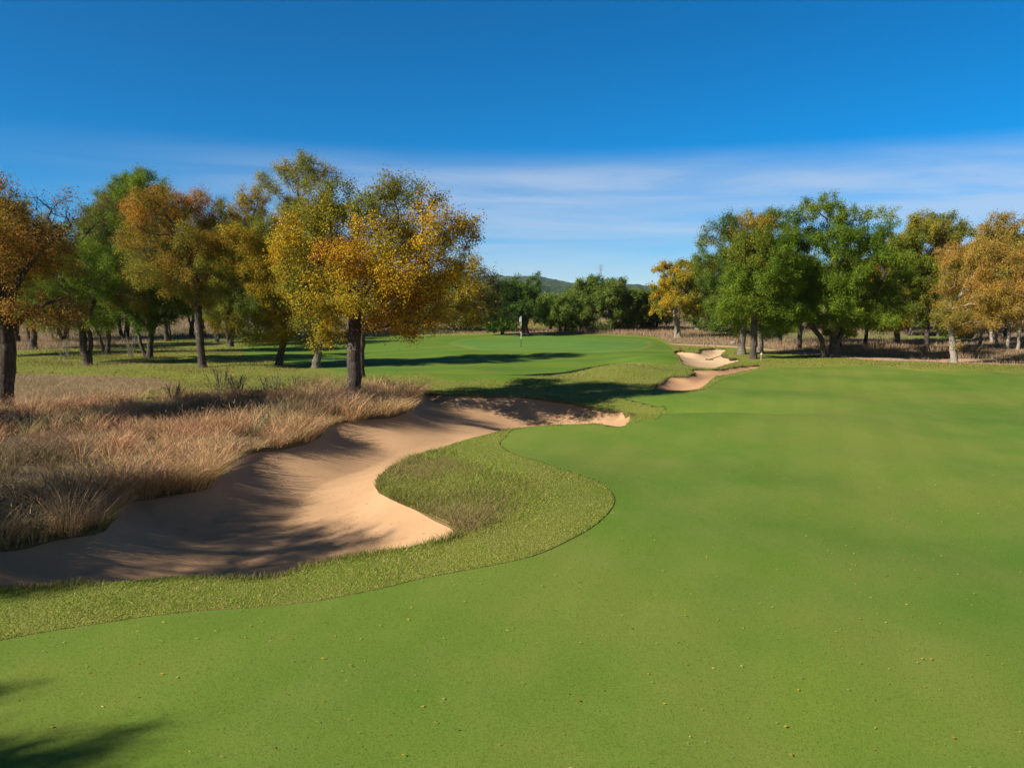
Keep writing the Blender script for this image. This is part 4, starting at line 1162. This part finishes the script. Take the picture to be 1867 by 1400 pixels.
v, f = lathe([(0.054, 0.004), (0.054, -0.1), (0.0, -0.1)], 16)
new_mesh('cup', v, [f[:, ::-1]], [white], parent=root)
def stake(px, py, hgt, tilt, label, banded=False):
    g = G(px, py)
    root = empty('wooden_stake', tuple(g), label, 'stake')
    v, f = lathe([(0.0, -0.2), (0.055, -0.2), (0.055, hgt - 0.03), (0.04, hgt), (0.0, hgt + 0.005)], 8)
    v = v + np.array([tilt, 0, 0]) * np.maximum(v[:, 2:3], 0)
    new_mesh('post', v, [f], [wood], parent=root)
    if banded:
        v, f = lathe([(0.058, hgt - 0.14), (0.060, hgt - 0.13), (0.060, hgt - 0.09), (0.058, hgt - 0.08)], 8)
        new_mesh('white_band', v + np.array([tilt, 0, 0]) * np.maximum(v[:, 2:3], 0), [f], [white], parent=root)
stake(1388, 658, 0.52, 0.02, 'wooden stake with a pale top band beside the dark upright trunk', True)
stake(1303, 634, 0.40, -0.03, 'short upright stake on the far rim of the pale bunker')
stake(1289, 632.5, 0.38, 0.10, 'shorter of two close stakes beyond the pale bunker, leaning right')
stake(1282, 632, 0.40, 0.22, 'most tilted stake at the track beyond the pale bunker')
def sandpt(q, px, py):
    d = ray(px, py); z = 0.0
    for _ in range(30):
        t = (z - EYE) / d[2]
        p = np.array([[d[0] * t, d[1] * t]])
        z = 0.5 * z + 0.5 * float(sand_z(q, p, sdf(PL[ORDER[q]], p))[0])
    return np.array([p[0, 0], p[0, 1], z])
a, b = sandpt(2, 1293, 656.5), sandpt(2, 1317, 650)
root = empty('bunker_rake', tuple(a), 'bunker rake lying with its handle across the pale sand', 'rake')
e = b - a; e = e * (1.9 / np.linalg.norm(e)); e[2] += 0.06
v, f = bars([((0, 0, 0.04), tuple(e + [0, 0, 0.04]))], 0.024, 6); new_mesh('handle', v, [f], [flat_mat('rake_handle', (0.25, 0.2, 0.13), 0.6)], parent=root)
sd = np.array([-e[1], e[0], 0]) / np.linalg.norm(e[:2])
pr = [(tuple(-sd * 0.3 + [0, 0, 0.06]), tuple(sd * 0.3 + [0, 0, 0.06]))] + [(tuple(sd * k + [0, 0, 0.06]), tuple(sd * k + [0, 0, -0.03])) for k in np.linspace(-0.28, 0.28, 9)]
v, f = bars(pr, 0.02, 5); new_mesh('rake_head', v, [f], [black], parent=root)
def stone(name, p, s, label, m, seed):
    r_ = np.random.RandomState(seed)
    K, L_ = 14, 8
    th = np.arange(K) / K * 2 * math.pi; ph = np.linspace(-math.pi / 2, math.pi / 2, L_)
    v = np.array([[math.cos(h_) * math.cos(a_), math.cos(h_) * math.sin(a_), math.sin(h_)] for h_ in ph for a_ in th])
    v = v * (1 + 0.10 * field(v, seed, 0.2, 0.7)[:, None] / 2)
    f = np.array([(i * K + j, i * K + (j + 1) % K, (i + 1) * K + (j + 1) % K, (i + 1) * K + j) for i in range(L_ - 1) for j in range(K)])
    ob = new_mesh(name, v * s, [f], [m], smooth=True); ob.location = p
    return tag(ob, label, 'stone')
stone('pale_stone', tuple(G(1336, 627) + [0, 0, 0.08]), (0.24, 0.20, 0.15), 'pale boulder in the dry grass beyond the track', flat_mat('limestone', (0.36, 0.33, 0.28), 0.9), 5)
stone('bunker_clod', tuple(sandpt(2, 1337, 656.5) + [0, 0, 0.05]), (0.30, 0.16, 0.10), 'dark turf clod at the right tip of the pale bunker', flat_mat('turf_clod', (0.05, 0.05, 0.03), 0.95), 8)

# ------------------------------------------------------------------ weeds and shrubs
def make_shrub(name, cat, label, base, hgt, wid, nst, pal, seed, leaf=0.05, per=26, bark='bark_mid', lean=0.35, group=None):
    rs = np.random.RandomState(seed)
    root = empty(name, tuple(base), label, cat, group)
    st, cen, axs = [], [], []
    for k in range(nst):
        th = rs.uniform(0, 6.28); d = np.array([math.cos(th), math.sin(th), 0])
        b = d * rs.uniform(0, wid * 0.35) + [0, 0, -0.05]
        L = hgt * rs.uniform(0.65, 1.1)
        m = b + d * L * lean * rs.uniform(0.05, 0.4) + [0, 0, L * 0.55]
        t = m + d * L * lean * rs.uniform(0.1, 0.6) + rs.normal(0, 0.05 * hgt, 3) + [0, 0, L * 0.45]
        st += [(b, m), (m, t)]
        u = rs.uniform(0.15, 1.0, (per, 1))
        c = np.where(u < 0.55, b + (m - b) * u / 0.55, m + (t - m) * (u - 0.55) / 0.45) + rs.normal(0, 0.06 * max(wid, 0.3), (per, 3))
        cen.append(c); axs.append(np.repeat((t - m)[None], per, 0))
    v, f = bars(st, 0.006 + 0.004 * hgt, 4)
    new_mesh('stems', v, [f], [M[bark]], parent=root)
    c = np.vstack(cen); c[:, 2] = np.maximum(c[:, 2], 0.03)
    lv, lf = leaves(rs, c, unit(np.vstack(axs)) * 0.9, leaf)
    new_mesh('foliage', lv, [lf], [M['leaf']], col=np.repeat(colour(rs, pal, rs.uniform(0, 1, len(c))), 4, 0), parent=root)
    return root
for px, py, hh, wd, ns, pal, sd_, lab_ in [
    (408, 728, 0.95, 1.0, 22, 'olive', 1, 'olive wispy weed, tallest in the dry grass left of the golden elm'),
    (432, 724, 0.75, 0.6, 20, 'greenmix', 2, 'green weed leaning against the tallest one in the dry grass'),
    (500, 724, 0.75, 1.0, 20, 'greenmix', 3, 'broad green weed halfway between the straight bare trunk and the golden elm'),
    (545, 720, 0.65, 0.7, 20, 'yellowgreen', 4, 'yellowish weed left of the golden elm in the dry grass'),
    (475, 736, 0.6, 0.5, 14, 'olive', 5, 'olive weed standing before the broad green one in the dry grass'),
    (486, 792, 0.55, 0.35, 8, 'green2', 6, 'small grey-green leafy plant alone in the middle of the dry grass'),
    (318, 738, 0.7, 0.4, 14, 'dullmix', 7, 'brownish thin weed below the straight bare trunk'),
    (120, 655, 1.5, 1.1, 18, 'green', 8, 'leafy sapling clump left of the forked oak'),
    (238, 652, 1.6, 0.9, 14, 'green2', 9, 'leafy sapling under the V-stemmed oak')]:
    make_shrub('weed_plant', 'weed', lab_, G(px, py), hh, wd, ns, pal, sd_, leaf=0.045, per=18)
for px, py, hh, wd, ns, pal, sd_, lab_ in [
    (1316, 597, 2.6, 2.6, 30, 'rust', 11, 'red-orange shrub behind the pale bunker, left of two'),
    (1342, 596, 2.4, 3.0, 30, 'orange', 12, 'orange shrub just left of the rough grey trunk'),
    (1590, 604, 1.6, 1.6, 24, 'gold', 13, 'yellow shrub in the meadow right of the live oak'),
    (1622, 605, 1.2, 1.8, 24, 'orange', 14, 'low orange shrub in the meadow left of the gnarled oak'),
    (1100, 606, 1.3, 2.4, 24, 'green2', 15, 'low grey-green shrub in the dry meadow behind the green'),
    (1760, 622, 1.0, 1.4, 20, 'yellowgreen', 16, 'small yellow-green shrub among the pale trunks at the right')]:
    make_shrub('meadow_shrub', 'shrub', lab_, G(px, py), hh, wd, ns, pal, sd_, leaf=0.16, per=34, lean=0.7)

# ------------------------------------------------------------------ the air
hz, t, p = mat('air')
t.nodes.remove(p)
pv = N(t, 'ShaderNodeVolumePrincipled')
pv.inputs['Color'].default_value = (0.80, 0.88, 1.0, 1)
pv.inputs['Density'].default_value = 0.00008
pv.inputs['Anisotropy'].default_value = 0.2
t.links.new(pv.outputs[0], t.nodes['Material Output'].inputs['Volume'])
v, f = boxes([(np.array([0, 0, 0]), np.array([1, 1, 1]), 0.0)])
v = v * np.array([5400, 5400, 116]) + np.array([0, 0, 116 / 2 - 6])
tag(new_mesh('haze', v, [f], [hz]), 'thin blue autumn haze over the far hills', None, None, 'stuff')
